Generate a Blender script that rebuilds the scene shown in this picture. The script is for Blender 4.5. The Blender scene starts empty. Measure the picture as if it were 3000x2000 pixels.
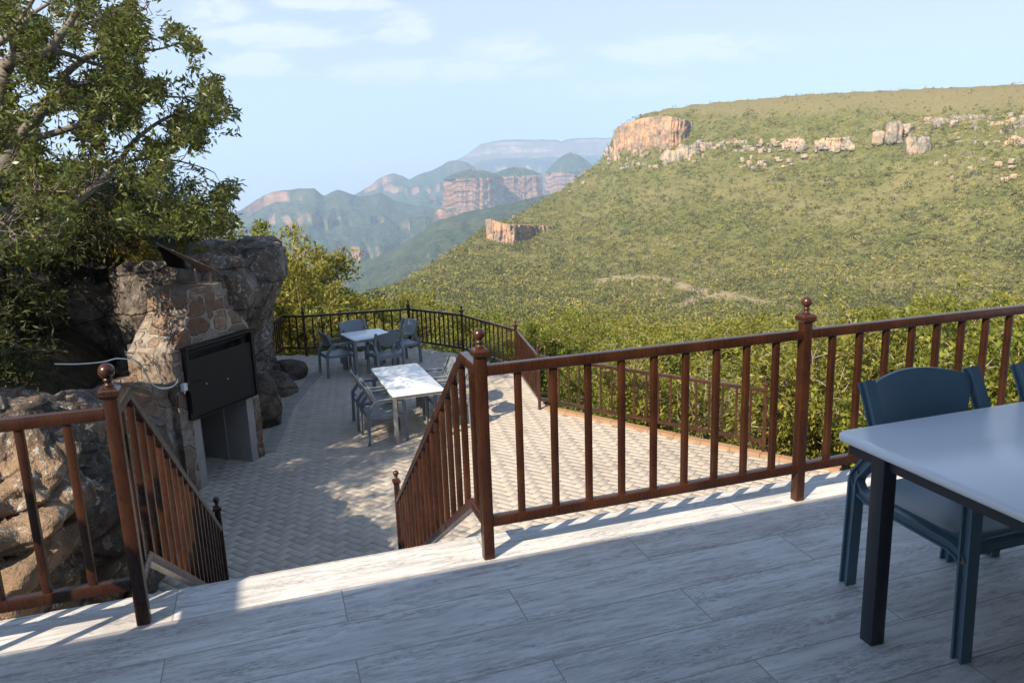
import bpy, bmesh, math, random
import numpy as np
from mathutils import Vector, Matrix, Euler, noise as mn

random.seed(7); rng = np.random.default_rng(7)
scene = bpy.context.scene
COL = scene.collection
R_ = math.radians

# ------------------------------------------------------------------ camera
F, YAW, PITCH, ROLL = 2263.7476, 0.3065, 0.217, -0.0346
CAM = np.array([-0.9322, -3.4358, 1.9])
fwd = np.array([math.sin(YAW)*math.cos(PITCH), math.cos(YAW)*math.cos(PITCH), -math.sin(PITCH)])
r0 = np.array([math.cos(YAW), -math.sin(YAW), 0.0]); u0 = np.cross(r0, fwd)
rgt = r0*math.cos(ROLL) + u0*math.sin(ROLL); upv = -r0*math.sin(ROLL) + u0*math.cos(ROLL)
cd = bpy.data.cameras.new('camera'); cam = bpy.data.objects.new('camera', cd); COL.objects.link(cam)
cd.sensor_width = 36; cd.lens = F/3000*36; cd.clip_start = 0.05; cd.clip_end = 60000
M = Matrix(((rgt[0], upv[0], -fwd[0], CAM[0]), (rgt[1], upv[1], -fwd[1], CAM[1]), (rgt[2], upv[2], -fwd[2], CAM[2]), (0, 0, 0, 1)))
cam.matrix_world = M
scene.camera = cam

def ray(x, y):
    "direction through a point of the 3000x2000 photograph (used for surveying positions)"
    d = fwd*F + rgt*(x-1500) - upv*(y-1000)
    return d/np.linalg.norm(d)
def on_z(x, y, z):
    d = ray(x, y); return CAM + d*((z-CAM[2])/d[2])
def on_y(x, y, Y):
    d = ray(x, y); return CAM + d*((Y-CAM[1])/d[1])
def at_r(x, y, r):
    d = ray(x, y); return CAM + d*(r/math.hypot(d[0], d[1]))
K = 3000/2352.0
def azel(x, y):
    d = ray(x*K, y*K); return math.degrees(math.atan2(d[0], d[1])), math.degrees(math.atan2(d[2], math.hypot(d[0], d[1])))

# ------------------------------------------------------------------ mesh helpers
class MB:
    def __init__(s): s.v = []; s.f = []
    def add(s, verts, faces):
        o = len(s.v); s.v.extend([tuple(map(float, q)) for q in verts]); s.f.extend([tuple(i+o for i in f) for f in faces])
    def box(s, c, size, rot=None, bevel=0.0):
        sx, sy, sz = [q/2 for q in size]
        V = [(-sx,-sy,-sz),(sx,-sy,-sz),(sx,sy,-sz),(-sx,sy,-sz),(-sx,-sy,sz),(sx,-sy,sz),(sx,sy,sz),(-sx,sy,sz)]
        if rot is not None: V = [tuple(rot @ Vector(q)) for q in V]
        s.add([(q[0]+c[0], q[1]+c[1], q[2]+c[2]) for q in V],
              [(0,3,2,1),(4,5,6,7),(0,1,5,4),(1,2,6,5),(2,3,7,6),(3,0,4,7)])
    def sweep(s, path, section, up=(0,0,1), closed=False, caps=True, scale=None):
        "section: list of (a,b); a along the side vector, b along the path's own up"
        P = [Vector(q) for q in path]; n = len(P); m = len(section); up = Vector(up); rings = []
        for i in range(n):
            a = P[(i-1) % n] if (closed or i > 0) else None
            b = P[(i+1) % n] if (closed or i < n-1) else None
            d1 = (P[i]-a).normalized() if a is not None else None
            d2 = (b-P[i]).normalized() if b is not None else None
            d = (d1+d2).normalized() if d1 is not None and d2 is not None else (d1 if d1 is not None else d2)
            k = 1.0
            if d1 is not None and d2 is not None: k = 1.0/max(0.45, d.dot(d1))
            side = d.cross(up)
            if side.length < 1e-4: side = d.cross(Vector((0,1,0)))
            side.normalize(); u = side.cross(d).normalized()
            sc = scale[i] if scale else 1.0
            # the mitre stretches the in-plane axis
            bend = (d2-d1) if d1 is not None and d2 is not None else Vector((0,0,0))
            ks = k if abs(bend.dot(side)) > abs(bend.dot(u)) else 1.0; ku = k if ks == 1.0 else 1.0
            rings.append([P[i] + side*(q[0]*sc*ks) + u*(q[1]*sc*ku) for q in section])
        V = [q for r in rings for q in r]; Fc = []
        for i in range(n if closed else n-1):
            j = (i+1) % n
            for t in range(m):
                w = (t+1) % m
                Fc.append((i*m+t, i*m+w, j*m+w, j*m+t))
        if caps and not closed:
            Fc.append(tuple(range(m-1, -1, -1))); Fc.append(tuple((n-1)*m+t for t in range(m)))
        s.add(V, Fc)
    def tube(s, path, rad, seg=8):
        n = len(path); rs = rad if isinstance(rad, (list, tuple)) else [rad]*n
        s.sweep(path, [(math.cos(2*math.pi*i/seg), math.sin(2*math.pi*i/seg)) for i in range(seg)], up=(0.13,0.21,0.97), scale=rs)
    def lathe(s, c, prof, seg=20):
        V = []; Fc = []
        for (r, z) in prof:
            for i in range(seg):
                a = 2*math.pi*i/seg; V.append((c[0]+r*math.cos(a), c[1]+r*math.sin(a), c[2]+z))
        for k in range(len(prof)-1):
            for i in range(seg):
                j = (i+1) % seg; Fc.append((k*seg+i, k*seg+j, (k+1)*seg+j, (k+1)*seg+i))
        Fc.append(tuple(range(seg-1, -1, -1))); Fc.append(tuple((len(prof)-1)*seg+i for i in range(seg)))
        s.add(V, Fc)
    def build(s, name, mat, parent=None, smooth=35):
        me = bpy.data.meshes.new(name); me.from_pydata(s.v, [], s.f); me.update()
        return link(name, me, mat, parent, smooth)

def link(name, me, mat, parent=None, smooth=35):
    if mat is not None: me.materials.append(mat)
    if smooth:
        me.polygons.foreach_set('use_smooth', [True]*len(me.polygons))
        if smooth < 180: me.set_sharp_from_angle(angle=R_(smooth))
    o = bpy.data.objects.new(name, me); COL.objects.link(o)
    if parent is not None: o.parent = parent
    return o

def npmesh(name, V, Fa, mat, parent=None, smooth=0, vattr=None, fattr=None):
    "V (n,3) float, Fa (m,k) int"
    me = bpy.data.meshes.new(name); n = len(V); m, k = Fa.shape
    me.vertices.add(n); me.vertices.foreach_set('co', np.ascontiguousarray(V, dtype=np.float32).ravel())
    me.loops.add(m*k); me.loops.foreach_set('vertex_index', np.ascontiguousarray(Fa, dtype=np.int32).ravel())
    me.polygons.add(m); me.polygons.foreach_set('loop_start', np.arange(0, m*k, k, dtype=np.int32))
    me.update(calc_edges=True); me.validate()
    for dct, dom in ((vattr, 'POINT'), (fattr, 'FACE')):
        if dct:
            for nm, arr in dct.items():
                at = me.attributes.new(nm, 'FLOAT', dom); at.data.foreach_set('value', np.ascontiguousarray(arr, dtype=np.float32))
    return link(name, me, mat, parent, smooth)

def grid_faces(nu, nv, wrap=False):
    i = np.arange(nu-1 if not wrap else nu)[:, None]; j = np.arange(nv-1)[None, :]
    i2 = (i+1) % nu
    a = i*nv+j; b = i2*nv+j; c = i2*nv+j+1; d = i*nv+j+1
    return np.stack([a, b, c, d], -1).reshape(-1, 4)

def tag(o, label=None, cat=None, group=None, kind=None):
    if label: o['label'] = label
    if cat: o['category'] = cat
    if group: o['group'] = group
    if kind: o['kind'] = kind
    return o
def empty(name, loc=(0,0,0), rz=0.0):
    o = bpy.data.objects.new(name, None); COL.objects.link(o); o.location = loc; o.rotation_euler = (0,0,rz); o.empty_display_size = .1
    return o
def kids(o): return [c for c in bpy.data.objects if c.parent == o]
def copy_tree(o, parent=None):
    ch = kids(o); c = o.copy(); COL.objects.link(c)
    if parent is not None: c.parent = parent
    for k in ch: copy_tree(k, c)
    return c
def rrect(w, h, r=.006, n=2):
    pts = []
    for cx, cy, a0 in ((w/2-r, h/2-r, 0), (-w/2+r, h/2-r, 90), (-w/2+r, -h/2+r, 180), (w/2-r, -h/2+r, 270)):
        for i in range(n+1):
            a = R_(a0+90*i/n); pts.append((cx+r*math.cos(a), cy+r*math.sin(a)))
    return pts

# fast value noise for numpy arrays
_perm = rng.permutation(256); _perm = np.concatenate([_perm, _perm, _perm]); _val = rng.random(256)*2-1
def vnoise(x, y, z=None):
    x = np.asarray(x, float); y = np.asarray(y, float); z = np.zeros_like(x) if z is None else np.asarray(z, float)
    xi = np.floor(x).astype(int); yi = np.floor(y).astype(int); zi = np.floor(z).astype(int)
    fx = x-xi; fy = y-yi; fz = z-zi
    sx = fx*fx*(3-2*fx); sy = fy*fy*(3-2*fy); sz = fz*fz*(3-2*fz)
    def h(a, b, c): return _val[_perm[_perm[_perm[(xi+a) & 255] + ((yi+b) & 255)] + ((zi+c) & 255)] & 255]
    def lerp(a, b, t): return a+(b-a)*t
    a = lerp(lerp(h(0,0,0), h(1,0,0), sx), lerp(h(0,1,0), h(1,1,0), sx), sy)
    b = lerp(lerp(h(0,0,1), h(1,0,1), sx), lerp(h(0,1,1), h(1,1,1), sx), sy)
    return lerp(a, b, sz)
def fbm(x, y, z=None, o=4, gain=.5, lac=2.03):
    s = 0; a = 1.0; t = 0
    z = np.zeros_like(np.asarray(x, float)) if z is None else z
    for i in range(o):
        s = s + a*vnoise(np.asarray(x)*lac**i+17.3*i, np.asarray(y)*lac**i+5.1*i, np.asarray(z)*lac**i+9.7*i); t += a; a *= gain
    return s/t

# ------------------------------------------------------------------ materials
class NT:
    def __init__(s, name):
        s.m = bpy.data.materials.new(name); s.m.use_nodes = True; s.t = s.m.node_tree; s.t.nodes.clear()
        s.out = s.n('ShaderNodeOutputMaterial'); s.b = s.n('ShaderNodeBsdfPrincipled'); s.l(s.b.outputs[0], s.out.inputs[0])
    def n(s, typ, **kw):
        nd = s.t.nodes.new(typ)
        for k, v in kw.items(): setattr(nd, k, v)
        return nd
    def l(s, a, b): s.t.links.new(a, b)
    def set(s, inp, v):
        if hasattr(v, 'is_linked') or hasattr(v, 'links'): s.l(v, inp)
        else: inp.default_value = v
    def co(s, which='Object'): return s.n('ShaderNodeTexCoord').outputs[which]
    def pos(s): return s.n('ShaderNodeNewGeometry').outputs['Position']
    def map(s, vec, scale=(1,1,1), rot=(0,0,0), loc=(0,0,0)):
        m = s.n('ShaderNodeMapping'); s.l(vec, m.inputs[0]); m.inputs['Scale'].default_value = scale; m.inputs['Rotation'].default_value = rot; m.inputs['Location'].default_value = loc
        return m.outputs[0]
    def noise(s, vec, scale, detail=4, rough=.55, dist=0.0, out='Fac'):
        nd = s.n('ShaderNodeTexNoise'); s.l(vec, nd.inputs['Vector']); nd.inputs['Scale'].default_value = scale; nd.inputs['Detail'].default_value = detail
        nd.inputs['Roughness'].default_value = rough; nd.inputs['Distortion'].default_value = dist
        return nd.outputs[out]
    def vor(s, vec, scale, feature='F1', out='Distance', rnd=1.0):
        nd = s.n('ShaderNodeTexVoronoi', feature=feature); s.l(vec, nd.inputs['Vector']); nd.inputs['Scale'].default_value = scale; nd.inputs['Randomness'].default_value = rnd
        return nd.outputs[out]
    def cheb(s, vec, scale, feature, out):
        nd = s.n('ShaderNodeTexVoronoi', feature=feature, distance='CHEBYCHEV'); s.l(vec, nd.inputs['Vector']); nd.inputs['Scale'].default_value = scale; nd.inputs['Randomness'].default_value = .85
        return nd.outputs[out]
    def ramp(s, fac, stops, interp='LINEAR'):
        nd = s.n('ShaderNodeValToRGB'); cr = nd.color_ramp; cr.interpolation = interp
        while len(cr.elements) < len(stops): cr.elements.new(.5)
        for e, (p, c) in zip(cr.elements, stops):
            e.position = p; e.color = (c, c, c, 1) if isinstance(c, (int, float)) else (*c, 1)
        s.set(nd.inputs[0], fac); return nd.outputs[0]
    def mix(s, fac, a, b, blend='MIX'):
        nd = s.n('ShaderNodeMix', data_type='RGBA', blend_type=blend)
        s.set(nd.inputs[0], fac)
        for i, v in ((6, a), (7, b)):
            if isinstance(v, tuple) and len(v) == 3: v = (*v, 1)
            s.set(nd.inputs[i], v)
        return nd.outputs[2]
    def math(s, op, a, b=None, clamp=False):
        nd = s.n('ShaderNodeMath', operation=op, use_clamp=clamp); s.set(nd.inputs[0], a)
        if b is not None: s.set(nd.inputs[1], b)
        return nd.outputs[0]
    def attr(s, name, out='Fac'):
        nd = s.n('ShaderNodeAttribute', attribute_name=name); return nd.outputs[out]
    def sep(s, vec):
        nd = s.n('ShaderNodeSeparateXYZ'); s.l(vec, nd.inputs[0]); return nd.outputs
    def bump(s, h, strength=.3, dist=.02):
        nd = s.n('ShaderNodeBump'); s.l(h, nd.inputs['Height']); nd.inputs['Strength'].default_value = strength; nd.inputs['Distance'].default_value = dist
        s.l(nd.outputs[0], s.b.inputs['Normal'])
    def base(s, v, rough=.6, spec=None, metal=0.0):
        if isinstance(v, tuple) and len(v) == 3: v = (*v, 1)
        s.set(s.b.inputs['Base Color'], v); s.set(s.b.inputs['Roughness'], rough); s.b.inputs['Metallic'].default_value = metal
        if spec is not None: s.b.inputs['Specular IOR Level'].default_value = spec
        return s

def m_paint():
    t = NT('brown_paint'); c = t.co()
    n = t.noise(t.map(c, (6, 6, 1.2)), 9, 4, .6); n2 = t.noise(t.pos(), 3.1, 3)
    col = t.mix(n, (.021, .0080, .0040), (.041, .0140, .0058)); col = t.mix(t.ramp(n2, [(.45, 0), (.7, 1)]), col, (.060, .0215, .0085))
    chips = t.ramp(t.noise(t.pos(), 38, 3, .7), [(.70, 0), (.74, 1)])
    col = t.mix(t.math('MULTIPLY', chips, .35), col, (.12, .06, .035))
    t.base(col, t.ramp(n, [(.3, .22), (.7, .36)]), .5); t.bump(t.noise(t.pos(), 60, 3), .12, .003); return t.m
def m_deck():
    t = NT('plank_tile'); p = t.pos(); x, y, z = t.sep(p)
    L, Hh, y0 = 1.478, .2835, -.018
    row = t.math('FLOOR', t.math('DIVIDE', t.math('SUBTRACT', y, y0), Hh))
    odd = t.math('MODULO', t.math('ABSOLUTE', row), 2.0)
    xs = t.math('ADD', t.math('ADD', x, .738), t.math('MULTIPLY', t.math('SUBTRACT', 1.0, odd), L/2))
    colm = t.math('FLOOR', t.math('DIVIDE', xs, L))
    fx = t.math('MULTIPLY', t.math('FRACT', t.math('DIVIDE', xs, L)), L); fy = t.math('MULTIPLY', t.math('FRACT', t.math('DIVIDE', t.math('SUBTRACT', y, y0), Hh)), Hh)
    ex = t.math('MINIMUM', fx, t.math('SUBTRACT', L, fx)); ey = t.math('MINIMUM', fy, t.math('SUBTRACT', Hh, fy))
    g = t.math('LESS_THAN', t.math('MINIMUM', ex, ey), .0028)
    cid = t.n('ShaderNodeCombineXYZ'); t.l(colm, cid.inputs[0]); t.l(row, cid.inputs[1])
    wn = t.n('ShaderNodeTexWhiteNoise', noise_dimensions='3D'); t.l(cid.outputs[0], wn.inputs['Vector'])
    off = t.n('ShaderNodeVectorMath', operation='SCALE'); t.l(wn.outputs['Color'], off.inputs[0]); off.inputs['Scale'].default_value = 37.0
    pv = t.n('ShaderNodeVectorMath', operation='ADD'); t.l(p, pv.inputs[0]); t.l(off.outputs[0], pv.inputs[1]); pv = pv.outputs[0]
    streak = t.noise(t.map(pv, (2.2, 19, 1)), 1.9, 10, .74, .5)
    fine = t.noise(t.map(pv, (16, 120, 1)), 1.5, 6, .72)
    patch = t.noise(t.map(pv, (1.2, 4.5, 1)), 1.1, 4, .6)
    col = t.ramp(streak, [(.31, (.30, .28, .265)), (.41, (.46, .445, .42)), (.49, (.625, .61, .58)), (.62, (.72, .705, .67))])
    col = t.mix(t.math('MULTIPLY', t.ramp(patch, [(.44, 0), (.66, 1)]), .6), col, (.44, .41, .39))
    worn = t.math('MULTIPLY', t.ramp(fine, [(.47, 0), (.57, 1)]), t.ramp(t.noise(t.map(pv, (1.3, 6, 1)), 1.5, 7, .75), [(.46, 0), (.60, 1)]))
    col = t.mix(t.math('MULTIPLY', worn, .85), col, (.20, .18, .175))
    col = t.mix(.14, col, t.ramp(wn.outputs['Value'], [(0, .15), (1, .85)]), 'SOFT_LIGHT')
    col = t.mix(g, col, (.30, .265, .235))
    t.base(col, t.ramp(fine, [(.3, .42), (.7, .6)]), .45)
    hgt = t.math('SUBTRACT', t.math('MULTIPLY', fine, .25), g); t.bump(hgt, .35, .002); return t.m
def m_simple(name, col, rough=.5, var=.12, scale=6, bump=0.0, spec=.5, metal=0.0):
    t = NT(name); n = t.noise(t.co(), scale, 4)
    a = tuple(c*(1-var) for c in col); b = tuple(min(1, c*(1+var)) for c in col)
    t.base(t.mix(n, a, b), rough, spec, metal)
    if bump: t.bump(t.noise(t.co(), scale*6, 4), bump, .004)
    return t.m
def m_rock(name, dark, mid, lite, lichen=(.46, .46, .43), lich=.35, orange=None, scale=1.0, strata=False):
    t = NT(name); p = t.pos()
    pp = t.map(p, (1, 1, 2.6)) if strata else p
    n1 = t.noise(pp, .9*scale, 8, .62, .4); n2 = t.noise(p, 6*scale, 6, .65); n3 = t.noise(p, 26*scale, 4, .7)
    col = t.ramp(n1, [(.32, dark), (.48, mid), (.66, lite)])
    col = t.mix(t.ramp(n2, [(.35, .7), (.65, 0)]), col, tuple(c*.45 for c in dark))
    if orange:
        col = t.mix(t.ramp(t.noise(p, .55*scale, 5, .6), [(.46, 0), (.60, .9)]), col, t.mix(n2, orange, tuple(min(1, c*1.7) for c in orange)))
    li = t.math('MAXIMUM', t.math('MULTIPLY', t.ramp(t.noise(p, 7*scale, 6, .76, .5), [(.57, 0), (.61, 1)]), t.ramp(t.noise(p, 1.1*scale, 3), [(.42, 0), (.62, 1)])), t.math('MULTIPLY', t.ramp(t.noise(p, 24*scale, 4, .7), [(.58, 0), (.63, .8)]), t.ramp(t.noise(p, 1.7*scale, 4), [(.44, 0), (.56, 1)])))
    col = t.mix(t.math('MULTIPLY', li, lich*1.9, True), col, lichen)
    crack = t.ramp(t.vor(t.map(p, (1, 1, 1.6)), 1.1*scale, 'DISTANCE_TO_EDGE'), [(.0, 0), (.035, 1)])
    col = t.mix(t.math('MULTIPLY', t.math('SUBTRACT', 1.0, crack), .6), col, tuple(c*.3 for c in dark))
    t.base(col, .88, .25)
    h = t.math('ADD', t.math('MULTIPLY', n1, 1.0), t.math('ADD', t.math('MULTIPLY', n2, .5), t.math('MULTIPLY', n3, .22)))
    h = t.math('ADD', h, t.math('MULTIPLY', crack, .25)); t.bump(h, 1.0, .13); return t.m
def m_masonry():
    t = NT('stone_masonry'); p = t.co('Object')
    q = t.map(p, (1.0, 1.0, 1.25)); w = t.n('ShaderNodeVectorMath', operation='ADD'); nz = t.noise(p, 3.0, 3, .5, 0, 'Color')
    sc = t.n('ShaderNodeVectorMath', operation='SCALE'); t.l(nz, sc.inputs[0]); sc.inputs['Scale'].default_value = .11; t.l(q, w.inputs[0]); t.l(sc.outputs[0], w.inputs[1])
    e = t.math('SUBTRACT', t.cheb(w.outputs[0], 2.9, 'F2', 'Distance'), t.cheb(w.outputs[0], 2.9, 'F1', 'Distance')); cc = t.cheb(w.outputs[0], 2.9, 'F1', 'Color')
    s1 = t.sep(cc)[0]
    col = t.ramp(s1, [(.0, (.15, .085, .052)), (.22, (.24, .15, .095)), (.42, (.24, .20, .165)), (.62, (.33, .225, .15)), (.82, (.34, .31, .27)), (1., (.42, .335, .255))])
    n = t.noise(p, 9, 6, .68); n2 = t.noise(p, 40, 4, .7)
    col = t.mix(t.ramp(n, [(.35, .75), (.7, 0)]), col, (.075, .05, .036)); col = t.mix(t.ramp(n2, [(.55, 0), (.8, .5)]), col, (.36, .30, .24))
    mort = t.ramp(t.math('ADD', e, t.math('MULTIPLY', t.math('SUBTRACT', t.noise(p, 7, 3), .5), .05)), [(.03, 0), (.085, 1)])
    col = t.mix(mort, (.29, .255, .215), col); t.base(col, .85, .25)
    t.bump(t.math('ADD', t.math('MULTIPLY', mort, 1.0), t.math('ADD', t.math('MULTIPLY', n, .7), t.math('MULTIPLY', n2, .2))), 1.0, .05); return t.m
def m_leaf(name, stops, trans=.35, rough=.5, bark=False):
    t = NT(name); v = t.attr('v'); col = t.ramp(v, stops)
    col = t.mix(t.ramp(t.noise(t.pos(), 2.5, 3), [(.3, 0), (.75, .35)]), col, tuple(c*1.35 for c in stops[-1][1]))
    t.base(col, rough, .3)
    tr = t.n('ShaderNodeBsdfTranslucent'); t.l(t.mix(.5, col, stops[-1][1]), tr.inputs[0]); mx = t.n('ShaderNodeMixShader'); mx.inputs[0].default_value = trans
    t.l(t.b.outputs[0], mx.inputs[1]); t.l(tr.outputs[0], mx.inputs[2]); t.l(mx.outputs[0], t.out.inputs[0]); return t.m
HAZE = 1.6e-4; SKYS = .11; VEIL = .72; CLOUDC = (4.75, 4.7, 4.6, 1); VEILC = (2.90, 3.02, 3.20, 1); EXPO = 1.08
# ------------------------------------------------------------------ deck, stairs, terrace
PAINT = m_paint(); DECKM = m_deck()
TZ = -2.3
WHITEC = m_simple('pale_render', (.55, .51, .46), .8, .1, 5, .2)
CONC = m_simple('grey_concrete', (.24, .225, .21), .9, .22, 4, .35)
mb = MB(); mb.box((2.2, -3.36, -.016), (9.8, 7.27, .032)); deck = mb.build('deck_floor', DECKM, smooth=0); tag(deck, kind='structure')
mb = MB(); mb.box((2.2, -3.38, -.15), (9.74, 7.2, .228)); mb.box((3.6, .0, -1.4), (6.9, .3, 2.26)); tag(mb.build('deck_base', WHITEC, smooth=0), kind='structure')
# flight of stairs down to the terrace, tiled like the deck
mb = MB(); nst = 13; y0, y1 = .275, 4.15
for i in range(nst):
    zt = TZ*(i+1)/nst; ya = y0+(y1-y0)*i/nst; yb = y0+(y1-y0)*(i+1)/nst
    xr = .12+.13*i/nst
    mb.box(((xr-1.75)/2, (ya+yb)/2, (zt+TZ-.2)/2), (xr+1.75, yb-ya+.002*i, zt-TZ+.2-.0015*i))
stair = mb.build('stairway', DECKM, smooth=0); tag(stair, kind='structure')

# terrace slab and its paving
outline = [(-3.2, 3.2), (-.1, 3.6), (.4, 3.2), (5.9, 3.0), (6.35, 4.7), (5.72, 5.62), (3.62, 9.05), (3.98, 11.45), (3.44, 13.75), (2.42, 15.2), (-.1, 15.5), (-.95, 15.9), (-3.2, 13.0)]
def inside(pts, x, y):
    c = np.zeros(np.shape(x), bool); n = len(pts)
    for i in range(n):
        x1, y1_ = pts[i]; x2, y2 = pts[(i+1) % n]
        cond = ((y1_ > y) != (y2 > y)) & (x < (x2-x1)*(y-y1_)/(y2-y1_+1e-12)+x1); c ^= cond
    return c
me = bpy.data.meshes.new('terrace_slab'); bmm = bmesh.new()
top = [bmm.verts.new((x, y, TZ-.0075)) for x, y in outline]; bot = [bmm.verts.new((x, y, TZ-1.6)) for x, y in outline]
bmm.faces.new(top); bmm.faces.new(bot[::-1])
for i in range(len(top)):
    j = (i+1) % len(top); bmm.faces.new((top[i], bot[i], bot[j], top[j]))
bmm.normal_update(); bmm.to_mesh(me); bmm.free()
JOINT = m_simple('sandy_joint', (.25, .215, .17), .95, .3, 8)
tag(link('terrace', me, JOINT, smooth=0), kind='structure')

def m_paver():
    t = NT('concrete_paver'); v = t.attr('v'); p = t.pos()
    col = t.ramp(v, [(0, (.39, .34, .285)), (.5, (.47, .41, .34)), (1, (.54, .47, .385))])
    n = t.noise(p, 1.1, 5, .6); col = t.mix(t.ramp(n, [(.4, 0), (.7, .45)]), col, (.56, .475, .375))
    col = t.mix(t.ramp(t.noise(p, 55, 3, .7), [(.45, 0), (.75, .45)]), col, (.24, .22, .19))
    col = t.mix(t.ramp(t.noise(p, .45, 3, .6), [(.5, 0), (.72, .3)]), col, (.17, .15, .135))
    t.base(col, .85, .3); t.bump(t.noise(p, 70, 4, .7), .4, .003); return t.m
PAVER = m_paver()
def pave():
    # 45 degree herringbone of 0.11 x 0.22 bricks
    w = .113; g = .0027; V = []; A = []; ang = R_(38); ca, sa = math.cos(ang), math.sin(ang)
    N = 94; ii, jj = np.meshgrid(np.arange(-N, N), np.arange(-N, N), indexing='ij'); kk = (ii-jj) % 4
    hz = np.stack([ii[kk == 0], jj[kk == 0]], 1); vt = np.stack([ii[kk == 3], jj[kk == 3]], 1)
    rects = np.concatenate([np.hstack([hz, np.tile([2, 1], (len(hz), 1))]), np.hstack([vt, np.tile([1, 2], (len(vt), 1))])]).astype(float)
    cx = (rects[:, 0]+rects[:, 2]/2)*w; cy = (rects[:, 1]+rects[:, 3]/2)*w
    X = cx*ca-cy*sa+1.3; Y = cx*sa+cy*ca+9.0
    ins = inside([(x*.995+.006, y*.995+.04) for x, y in outline], X, Y); rects = rects[ins]
    r = np.random.default_rng(3)
    x0 = rects[:, 0]*w+g; x1 = (rects[:, 0]+rects[:, 2])*w-g; yy0 = rects[:, 1]*w+g; yy1 = (rects[:, 1]+rects[:, 3])*w-g
    b = .002; n = len(rects); tz = r.normal(0, .0004, (n, 4)); lift = r.normal(0, .0006, n)[:, None]
    Vs = []
    for (ins_, zz) in ((0, -.0055), (0, -.002), (b, 0)):
        qx = np.stack([x0+ins_, x1-ins_, x1-ins_, x0+ins_], 1); qy = np.stack([yy0+ins_, yy0+ins_, yy1-ins_, yy1-ins_], 1)
        z = np.full_like(qx, zz)+lift+(tz if zz > -.005 else 0)
        Vs.append(np.stack([qx*ca-qy*sa+1.3, qx*sa+qy*ca+9.0, TZ+z+.001], -1))
    Vv = np.stack(Vs, 1).reshape(-1, 3); base = np.arange(n)[:, None]*12
    F_ = [base+np.array([[8, 9, 10, 11]])]
    for a in (0, 4):
        for i in range(4):
            j = (i+1) % 4; F_.append(base+np.array([[a+i, a+j, a+4+j, a+4+i]]))
    Fa = np.concatenate(F_); va = np.clip(r.normal(.5, .2, n), 0, 1)
    return npmesh('paving', Vv, Fa, PAVER, fattr={'v': np.tile(va, 9)})
tag(pave(), kind='structure')
# soldier course along the rock side
def course(name, pts, w, l, h, mat, gap=.008, zt=TZ+.02):
    P = [Vector((*q, 0)) for q in pts]; mbv = MB(); 
    for a, b in zip(P[:-1], P[1:]):
        d = b-a; n = max(1, int(d.length/w)); dd = d/n; rot = Matrix.Rotation(math.atan2(d.y, d.x), 3, 'Z')
        for i in range(n):
            c = a+dd*(i+.5); mbv.box((c.x, c.y, zt-h/2+random.uniform(-.003, .003)), (dd.length-gap, l, h), rot)
    return mbv.build(name, mat, smooth=0)
tag(course('paving_edge', [(-1.16, 8.75), (-.98, 9.9), (-.78, 11.1), (-.42, 12.4), (-.05, 13.6)], .112, .23, .05, m_simple('pale_paver', (.30, .275, .245), .85, .25, 9, .3)), kind='structure')
tag(course('brick_kerb', [(6.36, 4.76), (5.72, 5.66), (3.64, 9.08)], .23, .13, .12, m_simple('orange_brick', (.33, .20, .115), .9, .35, 4, .5), .006, TZ+.05), kind='structure')

# ------------------------------------------------------------------ railings
SEC_RAIL = rrect(.052, .052, .007); SEC_BAL = rrect(.033, .033, .005); SEC_POST = rrect(.056, .056, .007)
def post_parts(parent, x, y, zb, ztop, rz=0.0, ball=.029):
    "square post with a stepped cap and a turned ball"
    m = MB(); rot = Matrix.Rotation(rz, 3, 'Z')
    m.sweep([(x, y, zb), (x, y, ztop)], [tuple((rot @ Vector((q[0], q[1], 0)))[:2]) for q in SEC_POST], up=(0, 1, 0))
    p = m.build('post', PAINT, parent)
    c = MB()
    def sq(w, z): return [tuple(rot @ Vector((a*w/2, b*w/2, 0)) + Vector((x, y, z))) for a, b in ((-1,-1),(1,-1),(1,1),(-1,1))]
    lev = [(.060, ztop-.006), (.080, ztop+.006), (.080, ztop+.026), (.070, ztop+.034), (.034, ztop+.043)]
    V = [q for w, z in lev for q in sq(w, z)]; Fc = [(3, 2, 1, 0)]
    for k in range(len(lev)-1):
        for i in range(4):
            j = (i+1) % 4; Fc.append((k*4+i, k*4+j, k*4+4+j, k*4+4+i))
    Fc.append(tuple(len(V)-4+i for i in range(4))); c.add(V, Fc); cap = c.build('post_cap', PAINT, p, smooth=20)
    b = MB(); zc = ztop+.108
    prof = [(.021, .038), (.023, .046), (.015, .052), (.013, .060), (.019, .067), (.020, .072), (.014, .078)]
    prof += [(ball*math.cos(a), .106+ball*math.sin(a)) for a in np.linspace(-1.15, 1.5, 11)]
    b.lathe((x, y, ztop), prof, 20); b.build('ball_finial', PAINT, p, smooth=60)
    return p
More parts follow.
